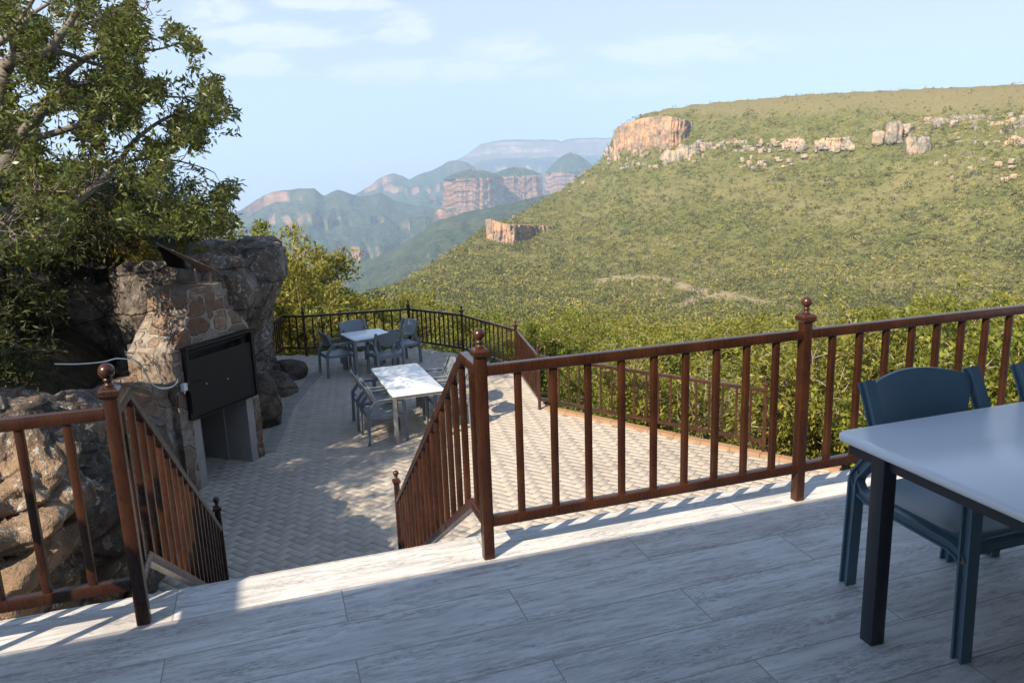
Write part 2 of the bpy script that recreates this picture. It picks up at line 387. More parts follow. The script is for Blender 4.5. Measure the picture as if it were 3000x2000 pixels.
def bay(parent, a, b, ztop_a, ztop_b, zlow_a, zlow_b, nb, inset=.028, hb=.0, bal=True):
    "rails and balusters between two points (x,y)"
    A = Vector((*a, 0)); B = Vector((*b, 0)); d = (B-A).normalized(); A2 = A+d*inset; B2 = B-d*inset
    m = MB(); m.sweep([(A2.x, A2.y, ztop_a-.027), (B2.x, B2.y, ztop_b-.027)], SEC_RAIL); m.build('top_rail', PAINT, parent)
    m = MB(); m.sweep([(A2.x, A2.y, zlow_a-.026), (B2.x, B2.y, zlow_b-.026)], SEC_RAIL); m.build('bottom_rail', PAINT, parent)
    L = (B-A).length
    ang = math.atan2(d.y, d.x)
    for i in range(nb):
        s = (i+1)/(nb+1); q = A+(B-A)*s; zt = ztop_a+(ztop_b-ztop_a)*s-.046; zl = zlow_a+(zlow_b-zlow_a)*s-.004
        m = MB(); rot = Matrix.Rotation(ang, 3, 'Z')
        m.sweep([(q.x, q.y, zl), (q.x, q.y, zt)], [tuple((rot @ Vector((u[0], u[1], 0)))[:2]) for u in SEC_BAL], up=(0, 1, 0)); m.build('baluster', PAINT, parent)

XL, XR, YP = -1.596, 1.852, .026
r = empty('deck_railing', (0, YP, 0)); tag(r, 'long brown railing on the tiled deck right of the stairs, two ball-topped posts in view', 'railing')
def rel(o): 
    for c in kids(o): c.matrix_parent_inverse = o.matrix_world.inverted()
def finish(o):
    bpy.context.view_layer.update(); inv = o.matrix_world.inverted()
    for c in kids(o): c.matrix_parent_inverse = inv
for x in (0, XR, XR*2, XR*3): post_parts(r, x, YP, 0, 1.045)
bay(r, (0, YP), (XR, YP), 1.0, 1.0, .222, .222, 9); bay(r, (XR, YP), (XR*2, YP), 1.0, 1.0, .222, .222, 9); bay(r, (XR*2, YP), (XR*3, YP), 1.0, 1.0, .222, .222, 9)
finish(r)
r = empty('deck_railing', (XL, YP, 0)); tag(r, 'short brown railing on the deck left of the stairs, in front of the big boulder', 'railing')
XC = -2.47
for x in (XL, XC): post_parts(r, x, YP, 0, 1.045, ball=.033)
bay(r, (XC, YP), (XL, YP), 1.0, 1.0, .222, .222, 4)
for k, (ya, yb, nb_) in enumerate(((YP, -1.8, 8), (-1.8, -3.6, 8))):
    post_parts(r, XC, yb, 0, 1.045); bay(r, (XC, yb), (XC, ya), 1.0, 1.0, .222, .222, nb_)
finish(r)
def stair_rail(x0, x1, lab, n):
    r = empty('stair_railing', (x0, .1, 0)); tag(r, lab, 'railing')
    yk, ye = .335, 4.13
    zt0, zl0 = 1.0, .222; dz = -2.40
    m = MB(); m.sweep([(x0, YP+.03, zt0-.027), (x0, yk, zt0-.027), (x1, ye, zt0-.027+dz)], SEC_RAIL); m.build('top_rail', PAINT, r)
    m = MB(); m.sweep([(x0, YP+.03, zl0-.026), (x0, yk-.07, zl0-.026), (x1, ye, zl0-.026+dz+.02)], SEC_RAIL); m.build('bottom_rail', PAINT, r)
    for i in range(n):
        y = .19+(ye-.24-.19)*i/(n-1); s = max(0, (y-yk)/(ye-yk)); s2 = max(0, (y-yk+.07)/(ye-yk+.07)); x = x0+(x1-x0)*s
        m = MB(); m.sweep([(x, y, zl0+s2*(dz+.02)-.01), (x, y, zt0+s*dz-.045)], SEC_BAL, up=(0, 1, 0)); m.build('baluster', PAINT, r)
    post_parts(r, x1, ye+.05, TZ, TZ+1.06, ball=.031)
    finish(r)
stair_rail(0.0, .157, 'brown sloping railing on the right of the stairs, white tables beyond it', 17)
stair_rail(XL, XL-.01, 'brown sloping railing on the left of the stairs, in front of the stone barbecue', 17)
# terrace railing
r = empty('terrace_railing', (2.3, 15.3, TZ)); tag(r, 'long dark brown railing bending around the lower paved terrace', 'railing')
tp = [(-1.25, 14.15), (-.66, 15.72), (-.18, 15.42), (2.32, 15.18), (3.3, 13.74), (3.88, 11.5), (3.52, 9.12), (5.78, 5.7)]
nb_ = [11, 2, 11, 11, 12, 13, 18]
for i, q in enumerate(tp):
    if i >= 2:
        d = Vector(tp[min(i+1, 7)])-Vector(tp[i-1]); post_parts(r, q[0], q[1], TZ-.05, TZ+1.06, math.atan2(d.y, d.x), .031)
for i in range(len(tp)-1): bay(r, tp[i], tp[i+1], TZ+1.0, TZ+1.0, TZ+.222, TZ+.222, nb_[i], .028 if i > 1 else 0)
finish(r)

# ------------------------------------------------------------------ chairs and tables
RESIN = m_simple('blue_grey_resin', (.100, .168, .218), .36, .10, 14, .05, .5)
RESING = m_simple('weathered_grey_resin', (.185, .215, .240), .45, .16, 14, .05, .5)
TOPW = m_simple('white_table_top', (.78, .80, .82), .30, .035, 2.2, .02, .5)
LEGD = m_simple('dark_table_metal', (.030, .034, .042), .38, .1, 9, 0, .5)
LEGG = m_simple('grey_table_metal', (.23, .22, .21), .45, .15, 9, 0, .5)
RUSTB = m_simple('rusty_bolt', (.28, .14, .05), .7, .3, 30)
ISEC = [(-.027,-.024),(-.027,-.015),(-.009,-.015),(-.009,.015),(-.027,.015),(-.027,.024),(.027,.024),(.027,.015),(.009,.015),(.009,-.015),(.027,-.015),(.027,-.024)]
def arc(c, r, a0, a1, n=5): return [(c[0]+r*math.cos(R_(a0+(a1-a0)*i/n)), c[1]+r*math.sin(R_(a0+(a1-a0)*i/n))) for i in range(n+1)]
def make_chair(mat):
    root = empty('garden_chair', (0, 0, 0))     # faces +y
    for sx in (-1, 1):
        x = sx*.295; m = MB()
        yz = [(-.30, 0), (-.285, .46)] + arc((-.195, .50), .09, 180, 135, 3) + arc((-.10, .605), .10, 135, 90, 3) + [(.20, .705)] + arc((.22, .625), .08, 90, 0, 5) + [(.315, 0)]
        m.sweep([(x, y, z) for y, z in yz], [(q[1], q[0]) for q in ISEC][::-1], up=(sx*1.0, 0, 0)[::1])
        m.sweep([(x, y, z) for y, z in [(-.284, .56), (-.276, .505), (-.25, .468), (-.205, .452), (0, .446), (.225, .44), (.27, .425), (.30, .385), (.312, .33)]], [(q[1]*.93, q[0]*.72) for q in ISEC][::-1], up=(sx*1.0, 0, 0))
        af = m.build('arm_frame', mat, root, smooth=40)
        m = MB(); m.lathe((0, 0, 0), [(.008, 0), (.008, .004), (.004, .006)], 8); bo = m.build('bolt', RUSTB, af, smooth=0); bo.location = (x+sx*.017, .297, .405); bo.rotation_euler = (0, sx*R_(90), 0)
        m = MB(); pth = [(x, -.115, .60), (x, -.155, .70), (x*.985, -.235, .885), (x*.98, -.272, .965)]
        m.sweep(pth, [(q[0]*.95, q[1]) for q in ISEC], up=(0, 1, 0)); m.build('back_post', mat, root, smooth=40)
    # back panel: arched top, bowed lower edge, hollowed
    nu, nv = 25, 13; V = []
    for s in (0, 1):
        for i in range(nu):
            u = -1+2*i/(nu-1); zt = .935+.045*math.cos(u*math.pi/2)**.8; zb = .655+.235*abs(u)**3.2
            for j in range(nv):
                z = zb+(zt-zb)*j/(nv-1); y = -.148-(z-.66)*.42-.035*(1-u*u)+.004*math.cos(u*9)*0-(.013 if s else 0)
                V.append((u*.272, y, z))
    V = np.array(V); g = grid_faces(nu, nv); off = nu*nv; Fs = [tuple(q[::-1]) for q in g.tolist()]+[tuple(a+off for a in q) for q in g.tolist()]
    idx = lambda i, j: i*nv+j
    loop = [idx(i, 0) for i in range(nu)]+[idx(nu-1, j) for j in range(1, nv)]+[idx(i, nv-1) for i in range(nu-2, -1, -1)]+[idx(0, j) for j in range(nv-2, 0, -1)]
    for a, b in zip(loop, loop[1:]+loop[:1]): Fs.append((a, b, b+off, a+off))
    m = MB(); m.add(V, Fs); m.build('backrest', mat, root, smooth=45)
    # seat: dished, waterfall front
    nu, nv = 19, 19; V = []
    for s in (0, 1):
        for i in range(nu):
            u = -1+2*i/(nu-1)
            for j in range(nv):
                v = -1+2*j/(nv-1); rr = 1-.06*max(0, abs(u*v)-.55)/.45
                x = u*.278*rr; y = v*.285*rr+.005
                z = .478-.022*(1-min(1, (u*u*1.15)**1.5))*(1-min(1, (v*v*1.1)**2))
                if v > .75: z -= .03*((v-.75)/.25)**2
                if s: z -= .024; x *= .985; y *= .985
                V.append((x, y, z))
    V = np.array(V); g = grid_faces(nu, nv); off = nu*nv; Fs = [tuple(q[::-1]) for q in g.tolist()]+[tuple(a+off for a in q) for q in g.tolist()]
    idx = lambda i, j: i*nv+j
    loop = [idx(i, 0) for i in range(nu)]+[idx(nu-1, j) for j in range(1, nv)]+[idx(i, nv-1) for i in range(nu-2, -1, -1)]+[idx(0, j) for j in range(nv-2, 0, -1)]
    for a, b in zip(loop, loop[1:]+loop[:1]): Fs.append((a, b, b+off, a+off))
    m = MB(); m.add(V, Fs); st = m.build('seat', mat, root, smooth=45)
    m = MB(); m.box((0, .262, .432), (.55, .022, .06)); m.build('seat_rim', mat, st, smooth=0); m = MB(); m.box((0, -.262, .432), (.55, .022, .06)); m.build('seat_rim', mat, st, smooth=0)
    return root
def make_table(w, l, h, topm, legm, ins=.055):
    root = empty('dining_table', (0, 0, 0)); m = MB(); rr = .055
    def ring(dw, z):
        pts = []
        for cx, cy, a0 in ((w/2-rr, l/2-rr, 0), (-w/2+rr, l/2-rr, 90), (-w/2+rr, -l/2+rr, 180), (w/2-rr, -l/2+rr, 270)):
            for i in range(7):
                a = R_(a0+90*i/6); pts.append((cx+(rr-dw)*math.cos(a), cy+(rr-dw)*math.sin(a), z))
        return pts
    rings = [ring(.012, h-.032), ring(.002, h-.026), ring(0, h-.016), ring(.002, h-.006), ring(.008, h)]; n = 28
    V = [q for r_ in rings for q in r_]; Fc = [tuple(range(n-1, -1, -1)), tuple(4*n+i for i in range(n))]
    for k in range(4):
        for i in range(n): Fc.append((k*n+i, k*n+(i+1) % n, (k+1)*n+(i+1) % n, (k+1)*n+i))
    m.add(V, Fc); m.build('table_top', topm, root, smooth=50)
    m = MB(); t = .045
    for sx in (-1, 1): m.box((sx*(w/2-.045), 0, h-.054), (.03, l-.13, t))
    for sy in (-1, 1): m.box((0, sy*(l/2-.045), h-.054), (w-.13, .03, t))
    m.build('apron', legm, root, smooth=0)
    for sx in (-1, 1):
        for sy in (-1, 1):
            m = MB(); m.sweep([(sx*(w/2-.038), sy*(l/2-ins), 0), (sx*(w/2-.038), sy*(l/2-ins), h-.031)], rrect(.066, .066, .006), up=(0, 1, 0)); m.build('leg', legm, root)
    return root
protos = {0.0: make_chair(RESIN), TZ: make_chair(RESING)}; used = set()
def chair(x, y, z, rz, lab, group):
    o = protos[z] if z not in used else copy_tree(protos[z]); used.add(z)
    o.location = (x, y, z); o.rotation_euler = (0, 0, rz); tag(o, lab, 'chair', group); return o
H_ = math.pi
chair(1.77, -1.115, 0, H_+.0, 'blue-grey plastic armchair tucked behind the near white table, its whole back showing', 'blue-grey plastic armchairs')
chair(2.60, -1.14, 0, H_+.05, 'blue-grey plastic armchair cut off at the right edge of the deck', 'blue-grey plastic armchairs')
t = make_table(1.85, 1.25, .815, TOPW, LEGD, .245); t.location = (1.215+.925, -.965-.625, 0); tag(t, 'white-topped table with dark square legs on the shaded deck', 'table', 'white-topped tables')
t1 = make_table(.86, 1.96, .815, TOPW, LEGG); t1.location = (1.165, 9.27, TZ); t1.rotation_euler = (0, 0, R_(2.2)); tag(t1, 'longer white-topped table on the terrace, dappled with leaf shade', 'table', 'white-topped tables')
t2 = make_table(.92, .92, .815, TOPW, LEGG); t2.location = (1.05, 13.38, TZ); t2.rotation_euler = (0, 0, R_(13)); tag(t2, 'square white table by the far terrace railing, four chairs around it', 'table', 'white-topped tables')
g = 'blue-grey plastic armchairs'
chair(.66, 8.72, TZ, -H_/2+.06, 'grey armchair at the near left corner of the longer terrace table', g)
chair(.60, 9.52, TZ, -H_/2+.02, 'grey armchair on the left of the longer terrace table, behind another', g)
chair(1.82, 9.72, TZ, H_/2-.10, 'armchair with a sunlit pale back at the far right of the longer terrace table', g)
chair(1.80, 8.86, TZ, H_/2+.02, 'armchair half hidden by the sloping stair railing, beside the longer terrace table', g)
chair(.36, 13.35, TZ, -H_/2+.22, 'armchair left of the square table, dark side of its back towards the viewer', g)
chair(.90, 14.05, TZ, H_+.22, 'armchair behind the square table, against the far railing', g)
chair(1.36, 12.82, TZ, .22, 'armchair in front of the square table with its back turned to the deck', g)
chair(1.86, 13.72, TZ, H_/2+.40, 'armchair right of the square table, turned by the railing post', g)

# ------------------------------------------------------------------ stone barbecue
STONE = m_masonry(); BLACK = m_simple('black_steel', (.010, .0095, .0095), .62, .15, 5, .05, .25); RUST = m_simple('rusty_sheet', (.21, .145, .115), .75, .3, 5, .2)
SOOT = m_simple('sooty_plaster', (.075, .072, .070), .95, .3, 2.5, .2)
JAMB = m_simple('cast_concrete', (.25, .235, .225), .9, .3, 3.5, .3)
Q0 = Vector((-2.08, 7.58, TZ)); ang = math.atan2(.768, .641)
br = empty('stone_barbecue', Q0, ang); tag(br, 'stone-clad barbecue with chimney and black steel doors against the cliff', 'barbecue')
def rough(m, amp=.012, seed=0):
    return m
def loft(levels, mat, name, parent, amp=.013, cuts=10):
    "stack of rectangles (s0,s1,d0,d1,z): s along the front, d behind it; faces diced and roughened"
    bmv = bmesh.new(); rings = []
    for s0, s1, d0, d1, z in levels: rings.append([bmv.verts.new(q) for q in ((s0, d0, z), (s1, d0, z), (s1, d1, z), (s0, d1, z))])
    bmv.faces.new(rings[0][::-1]); bmv.faces.new(rings[-1])
    for a, b in zip(rings[:-1], rings[1:]):
        for i in range(4): bmv.faces.new((a[i], a[(i+1) % 4], b[(i+1) % 4], b[i]))
    for _ in range(12):
        es = [e for e in bmv.edges if e.calc_length() > .11]
        if not es: break
        bmesh.ops.subdivide_edges(bmv, edges=es, cuts=1, use_grid_fill=True)
    for v in bmv.verts:
        p = Vector(v.co)*3.3; d = mn.noise_vector(p)*amp+mn.noise_vector(p*3.1)*amp*.5; v.co += d
    bmesh.ops.recalc_face_normals(bmv, faces=bmv.faces)
    me = bpy.data.meshes.new(name); bmv.to_mesh(me); bmv.free(); return link(name, me, mat, parent, 40)
# piers and hearth (local: x along the front, y into the wall)
loft([(-.22, .0, 0, .85, -.1), (-.20, 0, 0, .82, 1.98)], STONE, 'stone_pier', br)
loft([(1.225, 1.36, .0, 1.05, -.1), (1.225, 1.34, 0, 1.02, 2.02)], STONE, 'stone_pier', br)
loft([(.0, 1.225, .30, 1.05, 1.02), (.0, 1.225, .30, 1.02, 2.02)], SOOT, 'fire_box', br, .002)
m = MB(); m.box((.07, .26, .49), (.15, .50, 1.12)); m.build('concrete_jamb', JAMB, br, smooth=0)
m = MB(); m.box((1.155, .26, .49), (.15, .50, 1.12)); m.build('concrete_jamb', JAMB, br, smooth=0)
m = MB(); m.box((.612, .93, .49), (.93, .06, 1.12)); m.box((.162, .68, .49), (.03, .46, 1.12)); m.box((1.062, .68, .49), (.03, .46, 1.12)); m.build('hearth_recess', m_simple('smoked_plaster', (.21, .20, .19), .95, .3, 2.5, .2), br, smooth=0)
loft([(-.20, 1.335, .004, .80, 1.985), (-.08, 1.31, .01, .80, 2.10), (.17, .975, .015, .80, 2.40), (.185, .955, .015, .76, 2.43), (.19, .95, .02, .74, 2.77), (.21, .93, .04, .72, 2.785)], STONE, 'chimney', br, .016)
m = MB(); m.box((.11, .40, 2.802), (.16, .4, .03)); 
# black steel front with its two leaves, flue slot and latch
fr = MB()
fr.box((-.035, -.035, 1.52), (.05, .11, .98)); fr.box((1.245, -.035, 1.52), (.05, .11, .98)); fr.box((.605, -.04, 2.02), (1.33, .12, .035)); fr.box((.605, -.03, 1.035), (1.23, .10, .02))
fr.box((.605, -.012, 1.955), (1.23, .03, .025)); fo = fr.build('steel_frame', BLACK, br, smooth=0)
for s0, s1 in ((-.005, 1.215),):
    d = MB(); d.box(((s0+s1)/2, -.055, 1.455), (s1-s0-.004, .02, .80)); dd = d.build('steel_door', BLACK, br, smooth=0)
k = MB(); k.lathe((0, 0, 0), [(.006, 0), (.010, .012), (.010, .02)], 10); ko = k.build('door_knob', m_simple('worn_steel', (.55, .52, .48), .35, .1, 20, 0, .5, .8), br); ko.location = (.66, -.066, 1.43); ko.rotation_euler = (R_(90), 0, 0)
k2 = ko.copy(); COL.objects.link(k2); k2.location = (.25, -.066, 1.47)
k = MB(); k.box((-.02, -.085, 1.50), (.16, .05, .11)); k.box((.10, -.085, 1.52), (.14, .03, .05)); k.build('latch', BLACK, br, smooth=0)
# left wing of rubble masonry and low wall
loft([(-1.45, -.21, .10, 1.25, -.2), (-1.25, -.21, .10, 1.2, 1.0), (-1.0, -.21, .12, 1.1, 1.50), (-.8, -.22, .2, 1.0, 1.60)], STONE, 'side_wall', br, .05)
# chimney cowl: two sheets of steel folded over short rods
cw = MB()
def sheet(a, b, c, d, th=.008):
    a, b, c, d = map(Vector, (a, b, c, d)); n = (b-a).cross(d-a).normalized()*th
    cw.add([a, b, c, d, a+n, b+n, c+n, d+n], [(0,3,2,1),(4,5,6,7),(0,1,5,4),(1,2,6,5),(2,3,7,6),(3,0,4,7)])
def S2(x, y, r): return at_r(x/2.24, 600+y/2.24, r)
def world_sheet(c, mat, th=.01):
    global cw
    bpy.context.view_layer.update(); inv = br.matrix_world.inverted(); cw = MB(); sheet(*[inv @ Vector(S2(*q)) for q in c], th=th); return cw.build('cowl_sheet', mat, br, smooth=0)
world_sheet([(1022, 252, 11.25), (1432, 436, 11.15), (1330, 440, 12.15), (1128, 300, 12.2)], RUST)
world_sheet([(925, 186, 12.2), (1125, 164, 12.7), (1165, 284, 12.5), (1034, 262, 11.5)], BLACK)
world_sheet([(1032, 268, 11.45), (1180, 330, 12.1), (1250, 426, 12.2), (1104, 404, 11.6)], BLACK)
for s_, d_, zt in ((.50, .12, 3.03), (.80, .15, 2.98), (.52, .62, 3.02)):
    m = MB(); m.tube([(s_, d_, 2.78), (s_, d_, zt)], .013, 6); m.build('cowl_rod', RUST, br)
# junction box and white cable
bpy.context.view_layer.update(); MBR = br.matrix_world
def loc(s_, d_, z): return MBR @ Vector((s_, d_, z))
WPL = m_simple('white_plastic', (.62, .62, .60), .45, .05, 9)
jb = empty('junction_box', loc(-.13, -.03, 1.52), ang); tag(jb, 'small pale electrical box on the stone pier beside the black steel door', 'electrical box')
m = MB(); m.box((0, -.025, 0), (.075, .05, .10)); m.build('box_body', WPL, jb, smooth=0)
m = MB(); m.box((0, -.056, 0), (.066, .012, .09)); m.build('box_lid', WPL, jb, smooth=0)
m = MB(); m.tube([(0, -.025, -.05), (0, -.025, -.09)], .011, 8); m.build('cable_gland', WPL, jb)
def hang(px, dist, rad=.0065):
    return [tuple(at_r(x, y, d_)) for (x, y), d_ in zip(px, dist)]
def smooth_path(P, n=6):
    P = [Vector(q) for q in P]; out = []
    for i in range(len(P)-1):
        a = P[max(i-1, 0)]; b = P[i]; c = P[i+1]; d = P[min(i+2, len(P)-1)]
        for k in range(n):
            t = k/n; out.append(tuple(.5*((2*b)+(c-a)*t+(2*a-5*b+4*c-d)*t*t+(3*b-3*c+d-a)*t**3)))
    out.append(tuple(P[-1])); return out
pxs = [(160, 1066), (230, 1066), (300, 1060), (345, 1050), (400, 1058), (418, 1075), (432, 1105), (452, 1130), (480, 1136), (508, 1130), (521, 1112)]
rb = math.hypot(*(np.array(loc(-.13, -.08, 1.45))[:2]-CAM[:2]))
ds = np.linspace(9.2, rb, len(pxs)); m = MB(); m.tube(smooth_path(hang(pxs, ds)), .0075, 6); tag(m.build('power_cable', WPL), 'white cable looping along the rocks to the box beside the barbecue', 'cable')
pxs = [(366, 1028), (372, 1042), (395, 1054), (414, 1068), (430, 1098), (448, 1126), (470, 1138), (500, 1135), (522, 1118)]
ds = np.linspace(10.3, rb, len(pxs)); m = MB(); m.tube(smooth_path(hang(pxs, ds)), .0065, 6); tag(m.build('power_cable', WPL), 'thinner white cable dropping from the stone ledge to the barbecue box', 'cable')

# ------------------------------------------------------------------ the building the deck belongs to (roof that shades it)
bd = empty('restaurant_building', (2, -6.9, 0)); tag(bd, 'restaurant building whose roof shades the tiled deck', 'building')
m = MB(); m.box((1.0, -5.02, 2.67), (17.0, 6.0, .20)); m.build('roof', m_simple('dark_timber', (.10, .06, .035), .7, .3, 3), bd, smooth=0)
m = MB(); m.box((2.2, -6.0, 1.28), (9.6, .2, 2.55)); m.box((5.4, -4.1, 1.28), (.2, 3.6, 2.55)); m.build('wall', m_simple('brown_wall', (.30, .25, .19), .8, .15, 3), bd, smooth=0)
m = MB(); m.box((-4.05, -3.0, 2.50), (.11, 4.6, .10)); m.build('roof_beam', PAINT, bd, smooth=0)
finish(bd)
# ------------------------------------------------------------------ valley and the scrub-covered hill
SKY = [(560,660),(700,690),(800,700),(880,668),(930,652),(1000,606),(1060,562),(1118,520),(1200,488),(1300,428),(1380,366),(1402,330),(1411,302),(1440,279),(1500,254),(1600,238),(1720,228),(1850,217),(2000,209),(2150,202),(2352,191),(2700,176),(3300,160)]
FOOT = [(560,720),(700,740),(880,715),(930,690),(1000,680),(1118,690),(1300,690),(1600,705),(2000,735),(2352,745),(3300,790)]
CRD = [(560,260),(700,300),(880,400),(930,430),(1000,500),(1118,610),(1200,680),(1300,760),(1405,830),(1440,840),(1600,800),(1850,740),(2352,640),(3300,560)]
sk = np.array([(*azel(*q), q[0]) for q in SKY]); ft = np.array([azel(*q) for q in FOOT]); cr_ = np.array([(azel(q[0], 500)[0], q[1]) for q in CRD])
def crest_el(a): return np.interp(a, sk[:, 0], sk[:, 1])
def foot_el(a): return np.interp(a, ft[:, 0], ft[:, 1])
def crest_r(a): return np.interp(a, cr_[:, 0], cr_[:, 1])
def foot_r(a): return np.minimum(340.0, crest_r(a)*.72)
NEAR_R = np.log(np.array([6, 12, 19, 40, 100, 200, 340])); NEAR_E = np.array([-34, -24.0, -17.6, -14.6, -13.0, -11.6, -9.6])
def ground_el(a, r):
    a = np.asarray(a, float); r = np.asarray(r, float)
    rf = foot_r(a); rc = crest_r(a); fe = foot_el(a); ce = crest_el(a)
    lr = np.log(r); ne = np.interp(lr, NEAR_R, NEAR_E); k = np.clip((lr-math.log(25))/(np.log(rf)-math.log(25)), 0, 1); ne = ne+(fe-np.interp(np.log(rf), NEAR_R, NEAR_E))*k
    u = np.clip((r-rf)/(rc-rf), 0, 1); he = fe+(ce-fe)*(.80*u+.20*u**2*(3-2*u))
    return np.where(r < rf, np.minimum(ne, 89), he)
def ground_z(a, r):
    z = CAM[2]+np.tan(np.radians(ground_el(a, np.minimum(r, crest_r(a)))))*np.minimum(r, crest_r(a))
    over = np.maximum(r-crest_r(a), 0); fall = np.interp(a, [azel(1250, 500)[0], azel(1430, 500)[0], azel(1700, 500)[0]], [.55, .30, .015])
    return z-over*fall
def pol(a, r, z):
    a, r, z = np.broadcast_arrays(np.asarray(a, float), np.asarray(r, float), np.asarray(z, float)); return np.stack([CAM[0]+np.sin(np.radians(a))*r, CAM[1]+np.cos(np.radians(a))*r, z], -1)
# ------------------------------------------------------------------ rocks
R_GREY = m_rock('lichen_rock', (.085, .069, .057), (.175, .146, .122), (.29, .25, .21), (.43, .42, .38), .5)
R_BIG = m_rock('boulder_rock', (.06, .048, .04), (.13, .102, .08), (.23, .182, .132), (.38, .38, .35), .75, (.21, .14, .085), .95)
R_BROWN = m_rock('brown_rock', (.07, .05, .038), (.14, .10, .075), (.24, .18, .13), (.34, .33, .30), .25)
def rock(name, c, size, mat, seed, sub=6, expo=3.2, amp=.22, rz=0.0, fn=None, crease=.10, facet=True):
    bmv = bmesh.new(); bmesh.ops.create_icosphere(bmv, subdivisions=sub, radius=1.0)
    sv = Vector((seed*7.31, seed*3.17, seed*1.9)); rot = Matrix.Rotation(rz, 3, 'Z'); mx = max(size)
    for v in bmv.verts:
        p = v.co.normalized(); l = (abs(p.x)**expo+abs(p.y)**expo+abs(p.z)**expo)**(-1/expo); q = p*l
        w = Vector((q.x*size[0], q.y*size[1], q.z*size[2]))
        if fn: w = fn(w)
        s = w*(1.1/ mx*1.6)+sv
        d = mn.fractal(s, .9, 2.1, 4)*amp
        if facet: d += (mn.voronoi(s*1.15)[0][0]-.35)*amp*1.1
        t = w*1.35+sv
        d += crease*.55*(abs(mn.noise(t*1.3))-.25)+crease*.35*mn.fractal(t*3.3, .8, 2.2, 3)
        w = w+p*d*min(1.0, mx*.55)
        v.co = rot @ w
    me = bpy.data.meshes.new(name); bmv.to_mesh(me); bmv.free()
    o = link(name, me, mat, None, 55); o.location = c; return o
def f_cliff(w):
    w = w.copy(); g_ = mn.fractal(Vector((w.x*1.5, w.y*1.5, w.z*.25+3.3)), .9, 2.2, 4); w += Vector((w.x, w.y*.4, 0)).normalized()*g_*.26; k = max(0.0, min(1.0, (w.z+.1)/1.1)); w.x += .42*k*k*(1 if w.x > -.3 else .3); w.x -= .16*max(0, 1-abs(w.z+.6)/1.1)
    top = 1.52+.22*mn.noise(Vector((w.x*1.3, w.y*1.1, 7.7)))
    if w.z > top: w.z = top+(w.z-top)*.15
    return w
tag(rock('cliff_rock', (-2.15, 11.9, -.85), (1.08, 2.5, 1.72), R_GREY, 3, 7, 6.5, .22, R_(-6), f_cliff, .22), 'tall grey lichen-spotted cliff overhanging the terrace beside the barbecue', 'rock')
tag(rock('rock_slab', (-4.0, 11.4, -.55), (2.1, 1.5, .78), R_GREY, 5, 7, 5, .24, R_(12), None, .2), 'long dark rock slab behind the barbecue chimney', 'rock')
tag(rock('rock_slab', (-3.2, 12.0, .42), (1.2, .9, .42), R_GREY, 9, 6, 6, .2, R_(-14), None, .15), 'grey rock block under the steel chimney cowl', 'rock')
def f_big(w):
    w = w.copy(); 
    if w.z > .3: w.x -= .25*(w.z-.3)
    if w.y < .6: w.y += 1.5*max(0, w.x-(.5*(w.z-.3)))
    s_ = w.z*3.1+mn.noise(w*.8)*1.2; w += Vector((w.x, w.y, 0)).normalized()*(.10*(abs((s_ % 1.0)-.5)*2)**3*-1+.06*mn.fractal(Vector((w.x*2, w.y*2, w.z*5)), .8, 2.1, 3))
    return w
tag(rock('boulder', (-3.12, 2.62, -1.05), (1.16, 1.5, 1.5), R_BIG, 12, 7, 3.6, .32, R_(20), f_big, .26), 'huge orange and lichen-grey boulder behind the left deck railing', 'boulder')
tag(rock('boulder', (-3.35, 5.1, -1.35), (1.1, 1.2, 1.15), R_GREY, 15, 6, 2.9, .24, R_(40), None, .15), 'dark rock between the big boulder and the barbecue, cable lying over it', 'rock')
tag(rock('boulder', (-2.85, 6.55, -1.75), (.55, .8, .95), R_GREY, 21, 6, 2.8, .22, R_(10), None, .14), 'lichen-grey rock beside the left stair railing, next to the barbecue wall', 'rock')
tag(rock('boulder', (-.72, 13.5, -2.18), (.46, .36, .26), R_BROWN, 31, 5, 2.3, .12, R_(-10), None, .06), 'low rounded brown boulder at the foot of the far terrace railing', 'boulder')
tag(rock('boulder', (-1.02, 12.5, -2.25), (.40, .62, .32), R_BROWN, 33, 5, 2.5, .14, R_(20), None, .07), 'squat brown stone at the foot of the cliff by the paving edge', 'boulder')
tag(rock('boulder', (-1.22, 10.6, -2.05), (.30, .6, .55), R_BROWN, 37, 5, 2.8, .14, R_(10), None, .08), 'upright brown stone leaning against the cliff by the paving', 'boulder')

# ------------------------------------------------------------------ hillside on the left (earth)
EARTH = m_rock('dark_earth', (.030, .024, .016), (.055, .045, .03), (.09, .075, .05), (.10, .10, .06), .2)
LG = {}
def left_z(x, y):
    xs, ys, Z = LG['g']; i = int(np.clip(np.searchsorted(xs, x), 1, 89)); j = int(np.clip(np.searchsorted(ys, y), 1, 109)); return float(Z[i, j])
def left_ground():
    xs = np.linspace(-26, -1.6, 90); ys = np.linspace(-3, 40, 110); X, Y = np.meshgrid(xs, ys, indexing='ij')
    s = np.clip((-1.75-X)/2.6, 0, 1); s = s*s*(3-2*s)
    back = np.clip((Y-3)/9, 0, 1); Z = -2.75+s*(1.75+1.25*back)+np.clip((-4.3-X)/10, 0, 2)*2.6*np.clip((Y+1)/6, 0, 1)
    Z -= np.clip((Y-16)/10, 0, 3)*1.7
    Z += fbm(X*.6, Y*.6)*.28
    LG['g'] = (xs, ys, Z)
    return npmesh('hillside', np.stack([X, Y, Z], -1).reshape(-1, 3), grid_faces(90, 110), EARTH, smooth=180)
hs = left_ground(); tag(hs, kind='structure')

